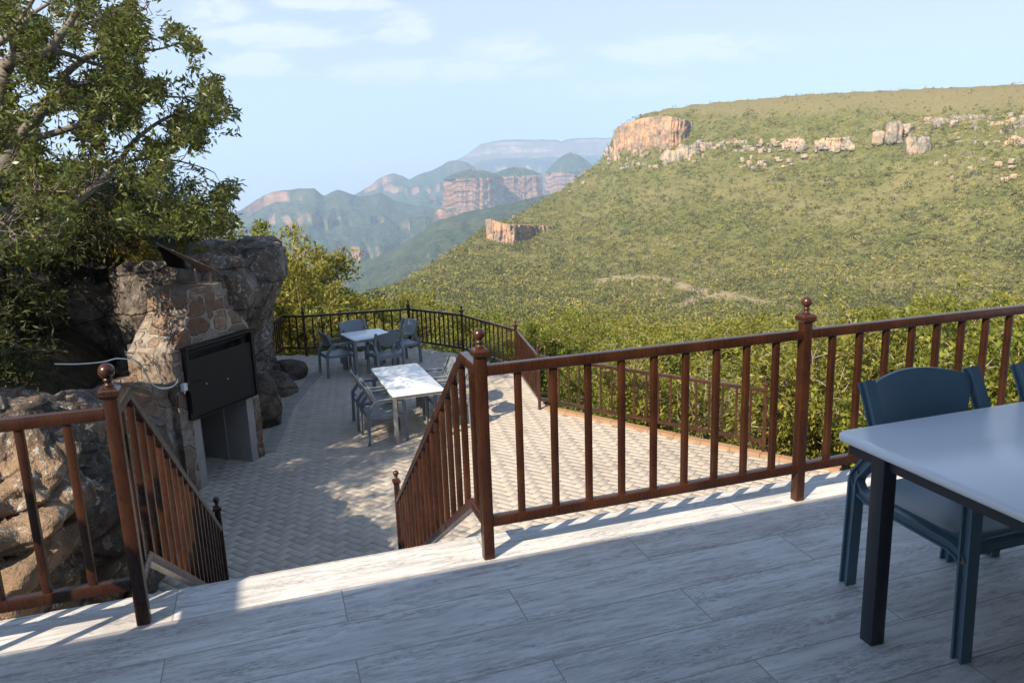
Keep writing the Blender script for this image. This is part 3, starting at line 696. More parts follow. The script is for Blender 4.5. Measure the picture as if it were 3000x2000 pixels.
# ------------------------------------------------------------------ leaves
def frames(N):
    "random unit triads given outward axis array N"
    n = N/np.maximum(np.linalg.norm(N, axis=1, keepdims=True), 1e-9); a = rng.normal(size=n.shape); t = np.cross(n, a); t /= np.maximum(np.linalg.norm(t, axis=1, keepdims=True), 1e-9)
    return n, t, np.cross(n, t)
def leaf_geo(P, D, Nn, L, W, fold=.25):
    "leaf quads: P base, D unit direction, Nn approx normal, L length, W width"
    side = np.cross(D, Nn); side /= np.maximum(np.linalg.norm(side, axis=1, keepdims=True), 1e-9); nn = np.cross(side, D)
    L = np.asarray(L)[:, None]; W = np.asarray(W)[:, None]; mid = P+D*L*.48
    V = np.stack([P, mid+side*W*.5+nn*W*fold, P+D*L-nn*L*.06, mid-side*W*.5+nn*W*fold], 1)
    return V.reshape(-1, 3), np.arange(len(P)*4).reshape(-1, 4)
def blobs(n, spread, flat=.8):
    d = rng.normal(size=(n, 3)); d /= np.linalg.norm(d, axis=1, keepdims=True); d *= (rng.random((n, 1))**.45); d[:, 2] *= flat; return d*spread
L_TREE = m_leaf('tree_leaf', [(0, (.018, .034, .011)), (.45, (.045, .074, .018)), (.8, (.105, .135, .030)), (1, (.24, .22, .055))], .30, .33)
L_YEL = m_leaf('yellow_green_leaf', [(0, (.055, .078, .014)), (.4, (.155, .178, .024)), (.75, (.27, .275, .040)), (1, (.38, .31, .075))], .4, .45)
L_GRN = m_leaf('green_leaf', [(0, (.040, .066, .012)), (.4, (.115, .155, .022)), (.8, (.22, .245, .036)), (1, (.34, .31, .055))], .4, .42)
L_DRK = m_leaf('dark_scrub_leaf', [(0, (.018, .030, .011)), (.5, (.035, .052, .017)), (.85, (.07, .085, .026)), (1, (.12, .11, .04))], .3, .5)
L_ALOE = m_leaf('strap_leaf', [(0, (.022, .036, .012)), (.6, (.045, .065, .02)), (1, (.09, .10, .035))], .25, .4)
BARK = m_simple('pale_bark', (.15, .125, .095), .9, .35, 5, .4); BARKD = m_simple('grey_bark', (.035, .03, .025), .9, .35, 7, .4); STEM = m_simple('pale_stem', (.30, .245, .175), .85, .3, 9, .2)

def shrub_meshes(nm, seed, h, w, nleaf, L, mat, stems=9, gap=.5, wl=.42, droop=.1, nclump=None):
    "leaves in clumps around branching stems; returns (stem mesh, leaf mesh)"
    global rng
    rng = np.random.default_rng(seed); rd = random.Random(seed); m = MB(); tips = []
    for s in range(stems):
        a = rd.uniform(0, 2*math.pi); rr = w*.5*math.sqrt(rd.random()); hh = h*rd.uniform(.55, 1.0)*(1-.35*(rr/(w*.5))**2)
        p0 = Vector((rd.gauss(0, .06*w), rd.gauss(0, .06*w), 0)); p3 = Vector((rr*math.cos(a), rr*math.sin(a), hh)); pth = []
        k1 = Vector((p3.x*.25+rd.gauss(0, .04*w), p3.y*.25+rd.gauss(0, .04*w), hh*.4))
        for i in range(7):
            t = i/6; q = p0*(1-t)**2+k1*2*t*(1-t)+p3*t*t; pth.append(q+Vector((rd.gauss(0, .012*w), rd.gauss(0, .012*w), 0)))
        r = .0075*h*rd.uniform(.6, 1.2); m.tube(pth, [r*(1-.75*i/6) for i in range(7)], 5)
        for i in range(2, 7):
            tips.append(pth[i])
            if i >= 2:
                for _ in range(2):
                    e = pth[i]+Vector((rd.gauss(0, .13*w), rd.gauss(0, .13*w), rd.uniform(-.02, .14)*h)); m.tube([pth[i], (pth[i]+e)*.5+Vector((0, 0, .02*h)), e], [r*.4, r*.3, r*.15], 4); tips.append(e)
    tips = np.array([tuple(q) for q in tips]); nc = len(tips) if not nclump else nclump
    ci = rng.integers(0, len(tips), nleaf); keep = rng.random(len(tips)) > gap*.35; ci = ci[keep[ci]]
    sz = (.035+.075*rng.random(len(tips)))*w
    P = tips[ci]+blobs(len(ci), 1.0, .8)*sz[ci][:, None]*1.5
    P = P[P[:, 2] > .06*h]; n = len(P)
    out = P-np.array([0, 0, h*.45]); D = out/np.maximum(np.linalg.norm(out, axis=1, keepdims=True), .1)*.7+rng.normal(size=P.shape)*.6; D[:, 2] -= droop; D /= np.linalg.norm(D, axis=1, keepdims=True)
    Nn = rng.normal(size=P.shape)*.7+np.array([0, 0, 1.0]); ll = L*rng.uniform(.6, 1.25, n)
    V, Fa = leaf_geo(P, D, Nn, ll, ll*wl*rng.uniform(.8, 1.2, n))
    cl = rng.random(len(tips)); v = np.clip(.55*rng.random(n)+.45*cl[rng.integers(0, len(tips), n)], 0, 1)
    so = m.build('stem', STEM, None, 180); lo = npmesh('foliage', V, Fa, mat, fattr={'v': v})
    return so, lo
_protos = {}
def shrub(kind, x, y, z, rz, sc, lab, grp, cat='shrub', name='shrub'):
    args = KINDS[kind]
    root = empty(name, (x, y, z), rz); root.scale = (sc, sc, sc*random.uniform(.92, 1.08)) if not isinstance(sc, tuple) else sc
    if kind not in _protos:
        so, lo = shrub_meshes(kind, **args); _protos[kind] = (so, lo); so.parent = root; lo.parent = root
    else:
        for q in _protos[kind]:
            c = q.copy(); COL.objects.link(c); c.parent = root
    tag(root, lab, cat, grp); return root
KINDS = {
 'hedge': dict(seed=11, h=2.0, w=2.0, nleaf=15000, L=.085, mat=L_GRN, stems=20, gap=.35, wl=.5),
 'hedgey': dict(seed=12, h=2.1, w=1.8, nleaf=12000, L=.078, mat=L_YEL, stems=18, gap=.5, wl=.46),
 'thin': dict(seed=13, h=2.0, w=1.3, nleaf=4200, L=.07, mat=L_YEL, stems=14, gap=1.0, wl=.4),
 'low': dict(seed=14, h=.7, w=1.3, nleaf=3600, L=.06, mat=L_GRN, stems=14, gap=.6, wl=.36),
 'treeY': dict(seed=15, h=5.0, w=4.2, nleaf=46000, L=.165, mat=L_YEL, stems=20, gap=.7, wl=.42),
 'treeG': dict(seed=16, h=5.0, w=4.6, nleaf=44000, L=.165, mat=L_GRN, stems=20, gap=.6, wl=.42),
 'rockbush': dict(seed=17, h=1.1, w=1.9, nleaf=7500, L=.10, mat=L_DRK, stems=20, gap=.5, wl=.24, droop=.35),
 'rockbushy': dict(seed=18, h=.9, w=1.6, nleaf=4200, L=.13, mat=L_YEL, stems=16, gap=.7, wl=.16, droop=.5),
}
random.seed(21)
# bushes just beyond the deck and the terrace railing
near = [('hedge', 7.3, 4.3, -2.7, 1.0, 'dense green bush beyond the deck railing, right of the second ball post'),
 ('hedge', 8.5, 4.0, -2.6, 1.08, 'dense green bush behind the tucked-in deck chair'),
 ('hedge', 9.7, 3.7, -2.5, 1.12, 'dense green bush at the right edge, beyond the deck railing'),
 ('hedgey', 6.9, 6.0, -2.8, 1.12, 'yellowing bush behind the corner post of the terrace railing'),
 ('hedgey', 8.2, 6.3, -2.8, 1.15, 'tall yellow-green bush seen above the blue-grey chair back'),
 ('hedge', 9.6, 6.2, -2.9, 1.25, 'dark leafy bush in the second row near the right edge'),
 ('hedgey', 11.0, 6.0, -2.9, 1.3, 'yellow-green bush far right in the second row beyond the deck railing'),
 ('thin', 6.3, 6.5, -2.8, .98, 'thin bush with bare pale stems behind the lower railing corner'),
 ('thin', 5.75, 7.3, -2.85, .95, 'thin pale-stemmed bush behind the right part of the lower railing'),
 ('hedgey', 5.3, 8.4, -3.0, .92, 'yellow leafy bush behind the middle of the lower railing'),
 ('low', 4.75, 8.35, -2.75, 1.0, 'low green bush at the foot of the lower railing'),
 ('thin', 5.2, 9.3, -3.1, .95, 'straggly bush behind the left part of the lower railing'),
 ('low', 4.4, 9.3, -2.9, 1.1, 'low bush beside the railing post at the terrace corner'),
 ('hedge', 5.2, 11.0, -3.7, .85, 'green bush beyond the bend of the terrace railing'),
 ('low', 3.9, 14.9, -3.2, 1.2, 'low yellowish bush outside the far right bend of the terrace railing'),
 ('low', 2.9, 15.9, -3.2, 1.3, 'low bush outside the far terrace railing near its middle post'),
 ('hedgey', 1.6, 16.6, -3.5, .85, 'yellow-green bush behind the square table, outside the railing'),
 ('hedgey', .3, 16.6, -3.3, .95, 'yellow bush behind the far left railing post')]
for k, x, y, z, s, lab in near: shrub(k, x, y, z, random.uniform(0, 6), s, lab, 'bushes just outside the railings')
# trees on the drop beyond the terrace, left of the valley
trs = [('treeY', -1.5, 19.8, -4.3, .90, 'yellow-green tree rising behind the cliff, tallest of the trees beyond the terrace'),
 ('treeG', -.2, 18.2, -4.5, .66, 'green tree behind the left corner of the terrace railing'),
 ('treeY', 1.3, 20.5, -5.0, .70, 'yellowish tree behind the far left post of the terrace railing'),
 ('treeY', -.35, 18.4, -4.3, .78, 'full yellow-green tree standing right beside the cliff tip'),
 ('treeY', .2, 23.5, -5.4, 1.0, 'tree with a ragged side branch against the blue valley'),
 ('treeG', 2.8, 22.5, -5.6, .68, 'rounded green tree behind the middle of the far railing'),
 ('treeY', 4.3, 25.0, -6.2, .72, 'brownish-yellow tree right of the rounded green one beyond the railing'),
 ('treeG', 6.0, 27.0, -7.0, .74, 'small green tree above the post at the right bend of the far railing'),
 ('treeG', -3.2, 20.0, -3.6, .9, 'green tree half hidden behind the top of the cliff')]
for k, x, y, z, s, lab in trs: shrub(k, x, y, z, random.uniform(0, 6), s, lab, 'trees beyond the terrace', 'tree', 'bushy_tree')
# bushes scattered down the slope below the terrace and the deck
g2 = np.random.default_rng(91); cnt = 0; slope = []
while cnt < 120:
    a = g2.uniform(0, 70); r = math.exp(g2.uniform(math.log(15.5), math.log(52)))
    p = pol(a, r, 0.0)
    if (p[0] < 6.6 and p[1] < 17.3) or (p[1] < 7.5 and p[0] < 12.5): continue
    if any((p[0]-q[0])**2+(p[1]-q[1])**2 < (1.1+.03*r)**2 for q in slope): continue
    slope.append(p); cnt += 1; k = g2.choice(['hedge', 'hedgey', 'hedgey', 'treeG', 'treeY', 'hedge']); s = g2.uniform(.75, 1.25)*(1+r/90)
    if k.startswith('tree'): s *= .55
    zg = float(ground_z(np.array(a), np.array(r)))
    shrub(k, p[0], p[1], zg-.25, g2.uniform(0, 6), (s*g2.uniform(.9, 1.3), s*g2.uniform(.9, 1.3), s*g2.uniform(.7, 1.0)), 'leafy bush on the slope below the railings, one of a crowd of alike bushes', 'bushes on the slope below the railings')
# growth on top of the rocks
rks = [('rockbush', -2.5, 11.2, .80, .85, 'dark narrow-leaved bush on top of the cliff, at its overhanging end'),
 ('rockbush', -3.6, 11.6, 1.0, .95, 'dark narrow-leaved bush on the rocks above the chimney cowl'),
 ('rockbush', -4.9, 11.0, .7, 1.05, 'dark bush on the bank left of the chimney cowl'),
 ('rockbushy', -2.75, 10.3, .55, .72, 'yellowish trailing plant hanging over the cliff face beside the cowl'),
 ('rockbushy', -2.1, 10.1, .35, .60, 'small yellowish trailing plant on the cliff ledge'),
 ('rockbush', -6.2, 9.6, .2, 1.25, 'large dark bush under the tree on the left bank'),
 ('rockbush', -5.2, 8.2, -.6, 1.1, 'dark bush low on the left bank behind the big boulder'),
 ('rockbush', -7.2, 12.4, 1.3, 1.5, 'big dark bush on the skyline of the left bank'),
 ('rockbush', -5.6, 13.0, 1.3, 1.35, 'dark bush on the skyline behind the rocks'),
 ('rockbush', -4.3, 12.6, .9, 1.5, 'thick dark bush behind the rock block under the cowl'),
 ('rockbush', -3.1, 12.4, .95, 1.2, 'dark bush on the middle of the cliff top'),
 ('rockbush', -5.6, 10.0, .2, 1.3, 'dark bush beside the long rock slab'),
 ('rockbush', -4.6, 9.4, -.3, 1.0, 'dark bush in the hollow left of the barbecue'),
 ('rockbush', -4.3, 7.6, -.75, .9, 'low dark bush between the big boulder and the rock slab'),
 ('rockbush', -4.1, 10.2, .55, 1.05, 'dark bush draped over the left end of the rock slab'),
 ('rockbush', -3.4, 10.6, .62, .8, 'dark bush draped over the rock above the barbecue side'),
 ('rockbush', -5.0, 9.0, .35, 1.1, 'dark bush hanging on the bank under the tree crown')]
for k, x, y, z, s, lab in rks: shrub(k, x, y, z, random.uniform(0, 6), s, lab, 'plants on the rocks')

# spiky strap-leaved plants
def spiky(x, y, z, sc, n, lab, trunk=0.0, seed=1):
    global rng
    rng = np.random.default_rng(seed); root = empty('spiky_plant', (x, y, z)); V = []; Fa = []; vv = []
    for i in range(n):
        a = rng.random()*6.283; up = rng.uniform(.15, 1.25); L = sc*rng.uniform(.6, 1.05); w = .028*sc*rng.uniform(.8, 1.2); N = 7
        for k in range(N+1):
            t = k/N; r = L*(t*math.cos(up)*.9+.1*t); h = L*(math.sin(up)*t-.75*t*t*(.5+.5*math.cos(up)))
            ww = w*(1-t)**.7*(1 if k else .8); sx, sy = -math.sin(a), math.cos(a)
            for q in (-1, 1): V.append((r*math.cos(a)+q*sx*ww, r*math.sin(a)+q*sy*ww, trunk+h+.12*ww))
        b = len(V)-2*(N+1)
        for k in range(N): Fa.append((b+2*k, b+2*k+1, b+2*k+3, b+2*k+2)); vv.append(rng.random()*.5+.5*t*rng.random())
    npmesh('leaves', np.array(V), np.array(Fa), L_ALOE, root, fattr={'v': np.array(vv)})
    m = MB(); m.tube([(0, 0, -.5), (.02, .01, trunk*.5), (0, 0, trunk+.04)], [.03, .028, .022], 8); m.build('trunk', BARKD, root)
    return tag(root, lab, 'plant', 'spiky plants on the bank')
for i, (px, py, d, sc, tr, lab) in enumerate((((150, 660), 0, 9.4, .55, .0, 'spiky strap-leaved plant highest on the dark bank under the tree'), ((95, 700), 0, 8.9, .62, .1, 'spiky plant on a short trunk left on the dark bank'), ((185, 655), 0, 10.4, .5, .0, 'spiky plant nearest the rock slab behind the barbecue'), ((60, 620), 0, 9.6, .55, .05, 'spiky plant half under the hanging leaves of the tree'), ((20, 690), 0, 8.6, .5, .7, 'spiky plant at the left edge above the big boulder'))):
    
    for d in np.arange(7.0, 16, .1):
        q = at_r(px[0]*K, (px[1]+10)*K, d)
        if q[2] <= left_z(q[0], q[1])+.55: break
    spiky(q[0], q[1], left_z(q[0], q[1])-.05, sc*.85, 60, lab, .45, 40+i)

# ------------------------------------------------------------------ the big tree on the left
def big_tree():
    global rng
    rng = np.random.default_rng(77); rd = random.Random(77)
    root = empty('leaning_tree', (-6.0, 7.0, -.1)); root_loc = Vector(root.location)
    def P(x, y, d): return Vector(at_r(x, y, d*(1+.50*min(max(x/700, (720-y)/330, 0), 1))))
    base = Vector((-6.0, 7.0, -.5))
    S = lambda q, d: P(q[0]/2.24, q[1]/2.24, d)
    limbs = []
    fork = P(-60, 480, 8.6)
    def limb(pts, r0_, r1_): limbs.append((smooth_path(pts, 5), r0_, r1_))
    limb([base, base+Vector((.1, .25, .9)), P(-110, 640, 8.3), fork], .17, .12)
    limb([fork, S((20, 500), 8.5), S((75, 400), 8.4), S((160, 365), 8.3), S((310, 330), 8.2), S((395, 235), 8.2), S((480, 120), 8.2), S((560, -60), 8.2)], .10, .035)
    limb([P(-30, 560, 8.5), S((110, 935), 8.6), S((215, 800), 8.7), S((330, 680), 8.7), S((440, 570), 8.8), S((440, 480), 8.8), S((560, 385), 8.9), S((650, 335), 8.9), S((660, 270), 9.0), S((760, 180), 9.1)], .085, .025)
    limb([S((440, 570), 8.8), S((560, 545), 8.8), S((700, 520), 8.6), S((850, 560), 8.5)], .04, .012)
    limb([S((310, 330), 8.2), S((440, 355), 8.4), S((560, 400), 8.6), S((760, 470), 8.8), S((950, 590), 9.1)], .045, .012)
    limb([S((110, 935), 8.6), S((300, 890), 8.4), S((480, 835), 8.3), S((620, 780), 8.3), S((800, 720), 8.4), S((1000, 640), 8.7), S((1200, 640), 8.9)], .055, .014)
    limb([S((480, 1330), 9.4), S((620, 1230), 9.4), S((760, 1090), 9.3), S((880, 930), 9.2), S((1030, 810), 9.2), S((1180, 740), 9.2), S((1330, 690), 9.3)], .055, .014)
    limb([S((620, 1230), 9.4), S((640, 1120), 9.2), S((600, 1010), 9.0), S((520, 900), 8.9)], .03, .01)
    limb([S((760, 1090), 9.3), S((960, 1040), 9.5), S((1180, 1060), 9.6), S((1360, 1110), 9.7)], .025, .007)
    limb([S((660, 270), 9.0), S((820, 300), 9.2), S((980, 330), 9.4), S((1130, 300), 9.6), S((1220, 250), 9.7)], .03, .008)
    limb([S((1030, 810), 9.2), S((1200, 880), 9.4), S((1350, 1000), 9.5)], .02, .006)
    limb([S((75, 400), 8.4), S((100, 250), 8.3), S((180, 120), 8.2), S((330, 20), 8.2)], .05, .015)
    limb([S((395, 235), 8.2), S((560, 160), 8.5), S((760, 100), 8.8), S((960, 60), 9.0)], .035, .01)
    limb([fork, P(-60, 200, 8.2), P(40, 90, 8.3), P(130, -60, 8.3)], .06, .02)
    limb([P(-60, 640, 8.4), P(10, 655, 8.3), P(50, 690, 8.2), P(110, 690, 8.2)], .014, .004)
    limb([P(-60, 640, 8.4), P(20, 610, 8.2), P(90, 560, 8.1), P(160, 560, 8.1)], .016, .004)
    # the crown's outline as it stands against the sky, filled in depth
    poly = [(-60, -40), (366, -40), (366, 15), (375, 50), (400, 60), (440, 88), (460, 110), (462, 142), (500, 182), (515, 225), (528, 252), (552, 262), (545, 292), (528, 322), (512, 300), (480, 292), (472, 330), (490, 378), (478, 405), (520, 430), (545, 400), (552, 432), (522, 470), (540, 505), (560, 520), (470, 540), (300, 530), (180, 500), (110, 600), (60, 620), (-60, 640)]
    poly = [(a*K, b*K) for a, b in poly]
    tips = []
    skel = np.array([q for l, a, b in limbs for q in l]); srad = np.array([a for l, a, b in limbs for q in l])
    T = []
    n = 0
    while n < 3700:
        x = rd.uniform(-70, 740); y = rd.uniform(-60, 800)
        if not bool(inside(poly, np.array([x]), np.array([y]))[0]): continue
        # gaps: sky shows through in places
        g = float(fbm(np.array([x*.011]), np.array([y*.011]), np.array([3.3]), 3)[0])
        edge = x > 380 and y > 200
        if g < (.02 if not edge else -.06) and rd.random() < .95: continue
        d = 10.2-2.6*rd.random()**1.6
        T.append(P(x, y, d)); n += 1
    T = np.array([tuple(q) for q in T])
    # dark mass of leaves behind the limbs, and the lit sprays at the lower left
    m = MB()
    for l, a, b in limbs:
        k = len(l); m.tube(l, [a+(b-a)*i/(k-1) for i in range(k)], 9)
    # twigs to the nearest limb point
    for i, q in enumerate(T):
        if i % 3 == 0: continue
        dd = np.linalg.norm(skel-q, axis=1); j = int(dd.argmin())
        if dd[j] > .5: continue
        a = Vector(skel[j]); b = Vector(q); mid = (a+b)*.5+Vector((rd.gauss(0, .06), rd.gauss(0, .06), rd.uniform(-.02, .10)*dd[j]))
        m.tube([a, (a+mid)*.5+Vector((rd.gauss(0, .03), 0, rd.gauss(0, .03))), mid, b], [.009, .007, .005, .003], 4)
    tr = m.build('trunk', BARK, None, 180)
    # whorls of lance-shaped leaves
    W = 10; P_ = np.repeat(T, W, 0)+rng.normal(size=(len(T)*W, 3))*.045; ax = rng.normal(size=T.shape)*.55+np.array([.25, .1, .55]); ax /= np.linalg.norm(ax, axis=1, keepdims=True)
    nn, t1_, t2_ = frames(ax); th = rng.random((len(T), W))*2*math.pi; el = rng.uniform(.0, .75, (len(T), W))
    D = (t1_[:, None]*np.cos(th)[..., None]+t2_[:, None]*np.sin(th)[..., None])*np.cos(el)[..., None]+nn[:, None]*np.sin(el)[..., None]
    D = D.reshape(-1, 3); D[:, 2] -= .18; D /= np.linalg.norm(D, axis=1, keepdims=True)
    Nn = np.repeat(ax, W, 0)+rng.normal(size=D.shape)*.35
    L = rng.uniform(.055, .10, len(D))*np.repeat(np.linalg.norm(T[:, :2]-CAM[:2], axis=1)/9.3, W); V, Fa = leaf_geo(P_, D, Nn, L, L*rng.uniform(.27, .38, len(D)), .2)
    cl = np.repeat(rng.random(len(T)), W); v = np.clip(.45*cl+.5*rng.random(len(D)), 0, 1)
    cr = npmesh('crown', V, Fa, L_TREE, fattr={'v': v})
    bpy.context.view_layer.update()
    for o in (tr, cr): o.parent = root; o.matrix_parent_inverse = root.matrix_world.inverted()
    tag(root, 'large spreading tree with narrow leaves and pale crooked limbs above the rocks', 'tree')
big_tree()
# two unseen small trees, added on the left bank to shade the terrace
KINDS['shade'] = dict(seed=61, h=6.0, w=6.4, nleaf=17000, L=.26, mat=L_TREE, stems=26, gap=.35, wl=.36)
SHADE = [(-5.5, 2.5, .35, .40), (-5.15, 4.7, .55, .36)]
for (x, y, z, s), lab in zip(SHADE, ('unseen small tree added left of the big boulder to shade the terrace', 'unseen small tree added behind the big boulder to shade the terrace')):
    shrub('shade', x, y, z, 1.0+x, s, lab, 'unseen trees added to shade the terrace', 'tree', 'unseen_shade_tree')
# dry forked twig lying on the big boulder
def rough_z(a, r):
    x = np.sin(np.radians(a))*r; y = np.cos(np.radians(a))*r; amp = np.clip((r-25)/300, 0, 1)
    return amp*(fbm(x/70, y/70, o=3)*4.5+fbm(x/19, y/19, o=3)*1.6)*np.clip((crest_r(a)*1.02-r)/60, .12, 1)
def px_r(x, y):
    "distance at which the line of sight through a picture point meets the hill"
    a, e = azel(x, y); rr = np.linspace(float(foot_r(a)), float(crest_r(a)), 400); el = ground_el(np.full(400, a), rr); i = int(np.searchsorted(el, e)); return a, float(rr[min(i, 399)])
TRACK = [[(1385,641),(1430,636),(1500,643),(1560,656),(1620,678)],[(1560,662),(1640,684),(1700,690),(1760,706),(1830,722),(1880,735)],[(1600,770),(1622,762),(1635,770)],[(1650,690),(1600,690),(1560,700)]]
def dist_track(X, Y):
    D = np.full(np.shape(X), 1e9)
    for pts in TRACK:
        P = []
        for q in pts:
            a, e = azel(*q); rr = np.linspace(20, float(crest_r(a)), 3000); el = ground_el(np.full(3000, a), rr); r = float(rr[int(np.argmin(np.abs(el-e)))]); P.append(pol(a, r, 0)[:2])
        for p, q in zip(P[:-1], P[1:]):
            d = q-p; t = np.clip(((X-p[0])*d[0]+(Y-p[1])*d[1])/(d@d), 0, 1); D = np.minimum(D, np.hypot(X-p[0]-d[0]*t, Y-p[1]-d[1]*t))
    return D
def bare(a, r):
    p = pol(a, r, 0); X, Y = p[..., 0], p[..., 1]; w = 5.5+6*fbm(X/22, Y/22, o=3)
    return np.clip(1.6-dist_track(X, Y)/np.maximum(w, .7), 0, 1)
def hilltop(a, r):
    "0..1: how far the dry grass of the plateau has taken over"
    e = ground_el(a, np.minimum(r, crest_r(a))); c = crest_el(a); g = np.interp(a, [azel(1480, 500)[0], azel(1600, 500)[0], azel(2352, 500)[0]], [0, 1.0, 1.75])
    return np.clip((e-(c-g*1.0)+.55*fbm(a*1.3, r/60, o=3))/.5, 0, 1)*(g > .05)
def m_hill():
    t = NT('scrub_ground'); p = t.pos(); b = t.attr('bare'); h = t.attr('top')
    n = t.noise(p, .05, 6, .65); n2 = t.noise(p, .45, 5, .7)
    col = t.ramp(n, [(.3, (.10, .115, .026)), (.5, (.185, .178, .050)), (.7, (.28, .23, .10))])
    col = t.mix(t.ramp(n2, [(.4, .55), (.65, 0)]), col, (.035, .045, .018))
    col = t.mix(t.math('MULTIPLY', t.attr('dry'), .4), col, t.mix(n2, (.17, .15, .065), (.28, .22, .11)))
    col = t.mix(t.math('MULTIPLY', h, .85), col, t.mix(n2, (.125, .112, .045), (.235, .19, .095)))
    col = t.mix(t.math('MULTIPLY', b, .8), col, t.mix(n2, (.30, .225, .14), (.40, .31, .21)))
    t.base(col, .95, .1); t.bump(n2, .6, .6); return t.m
def dry(a, r):
    p = pol(a, r, 0.0); return np.clip(fbm(p[..., 0]/48, p[..., 1]/48, o=3)*2.6-.15, 0, 1)
def hill():
    az = np.linspace(-13, 82, 560); nr = 330
    rr = np.exp(np.linspace(math.log(7.0), math.log(1250), nr)); A, Rr = np.meshgrid(az, rr, indexing='ij')
    Z = ground_z(A, Rr)+rough_z(A, Rr); V = pol(A, Rr, Z).reshape(-1, 3)
    return npmesh('scrub_hill', V, grid_faces(560, nr)[:, ::-1], m_hill(), smooth=180, vattr={'bare': bare(A, Rr).ravel(), 'top': hilltop(A, Rr).ravel(), 'dry': dry(A, Rr).ravel()})
tag(hill(), kind='structure')
# scrub cover: leaf-clump faces on many small mounds
def cover(name, C, Rad, Hh, nface, size, mat, tone, seed, lift=.25):
    g = np.random.default_rng(seed); n = len(C); idx = np.repeat(np.arange(n), nface); m = len(idx)
    d = g.normal(size=(m, 3)); d[:, 2] = np.abs(d[:, 2])*1.1+.05; d /= np.linalg.norm(d, axis=1, keepdims=True)
    # knobbly outline: each mound is a few sub-mounds
    k = g.normal(size=(n, 4, 3))*np.array([.5, .5, .22]); sub = g.integers(0, 4, m); r = .55+.45*g.random(m)
    P = (d*r[:, None]*.62+k[idx, sub])*np.stack([Rad[idx], Rad[idx], Hh[idx]], 1)+C[idx]; P[:, 2] += lift*Hh[idx]
    Nn = d+g.normal(size=d.shape)*.55; a = g.normal(size=d.shape); t = np.cross(Nn, a); t /= np.linalg.norm(t, axis=1, keepdims=True); b = np.cross(Nn, t); b /= np.linalg.norm(b, axis=1, keepdims=True)
    s = size[idx]*(.6+.8*g.random(m)); t *= s[:, None]*.5; b *= (s*.5*(.5+.5*g.random(m)))[:, None]
    V = np.stack([P-t, P+b, P+t, P-b], 1).reshape(-1, 3); v = np.clip(tone[idx]+g.normal(0, .16, m), 0, 1)
    return npmesh(name, V, np.arange(m*4).reshape(-1, 4), mat, fattr={'v': v})
L_SCRUB = m_leaf('scrub_leaf', [(0, (.030, .050, .009)), (.25, (.080, .108, .014)), (.5, (.160, .185, .020)), (.75, (.255, .250, .030)), (.9, (.30, .25, .05)), (1, (.34, .26, .11))], .22, .6)
def scrub():
    g = np.random.default_rng(5)
    # far slopes
    n = 88000; a = g.uniform(-3, 74, n); u = g.random(n); lo, hi = np.log(100.0), np.log(crest_r(a)*1.03); r = np.exp(lo+(hi-lo)*u**.62)
    p = pol(a, r, 0); bb = bare(a, r); tp = hilltop(a, r)
    keep = (g.random(n) > bb*.8) & (g.random(n) > tp*.55) & (g.random(n) > .3*dry(a, r)) & (g.random(n) > .25*(fbm(p[:, 0]/30, p[:, 1]/30, o=2) > .25)); a, r, p, tp = a[keep], r[keep], p[keep], tp[keep]
    C = pol(a, r, ground_z(a, r)+rough_z(a, r)); n = len(C)
    big = np.clip((260-r)/200, 0, 1); Rad = (.8+1.7*g.random(n)**2.4+.9*big)*(1-.45*tp); Hh = Rad*(.75+.6*g.random(n))
    tone = .50+.40*fbm(p[:, 0]/38, p[:, 1]/38, o=3)+g.normal(0, .25, n); gl = (fbm(p[:, 0]/24+9, p[:, 1]/24, o=3) > .16) & (r < 380); dk = (g.random(n) < .13) | (gl & (g.random(n) < .75)); tone = np.where(dk, .06, tone); tone = np.where(gl & dk, .10+.22*g.random(n), tone); Rad = np.where(dk, Rad*np.where(gl, 1.6, 1.35), Rad); Hh = np.where(dk, Hh*1.6, Hh)
    f = r < 235; tone = np.clip(tone, 0, 1)
    o = cover('scrub_cover', C[f], Rad[f], Hh[f], 90, np.minimum(Rad*.3, r*.0030)[f], L_SCRUB, tone[f], 16); tag(o, kind='stuff')
    f = ~f; o = cover('scrub_cover', C[f], Rad[f], Hh[f], 26, np.minimum(Rad*.40, r*.0028)[f], L_SCRUB, tone[f], 6); tag(o, kind='stuff')
    # nearer thicket below the deck
    n = 1150; a = g.uniform(-2, 72, n); r = np.exp(g.uniform(math.log(34), math.log(125), n)); C = pol(a, r, ground_z(a, r)+rough_z(a, r))
    ok = ~((C[:, 0] < 5) & (C[:, 1] < 17)) & ~((C[:, 1] < 9) & (r < 13)); ok &= g.random(n) > bare(a, r); C, a, r = C[ok], a[ok], r[ok]; n = len(C)
    Rad = (.8+1.3*g.random(n)**1.6)*np.clip(r/38, .55, 1.25); Hh = Rad*(.8+.6*g.random(n)); tone = np.clip(.48+.5*fbm(C[:, 0]/14, C[:, 1]/14, o=2)+g.normal(0, .27, n), 0, 1)
    o = cover('thicket', C, Rad, Hh, 800, np.clip(Rad*.075, .06, .16), L_SCRUB, tone, 8); tag(o, kind='stuff')
scrub()
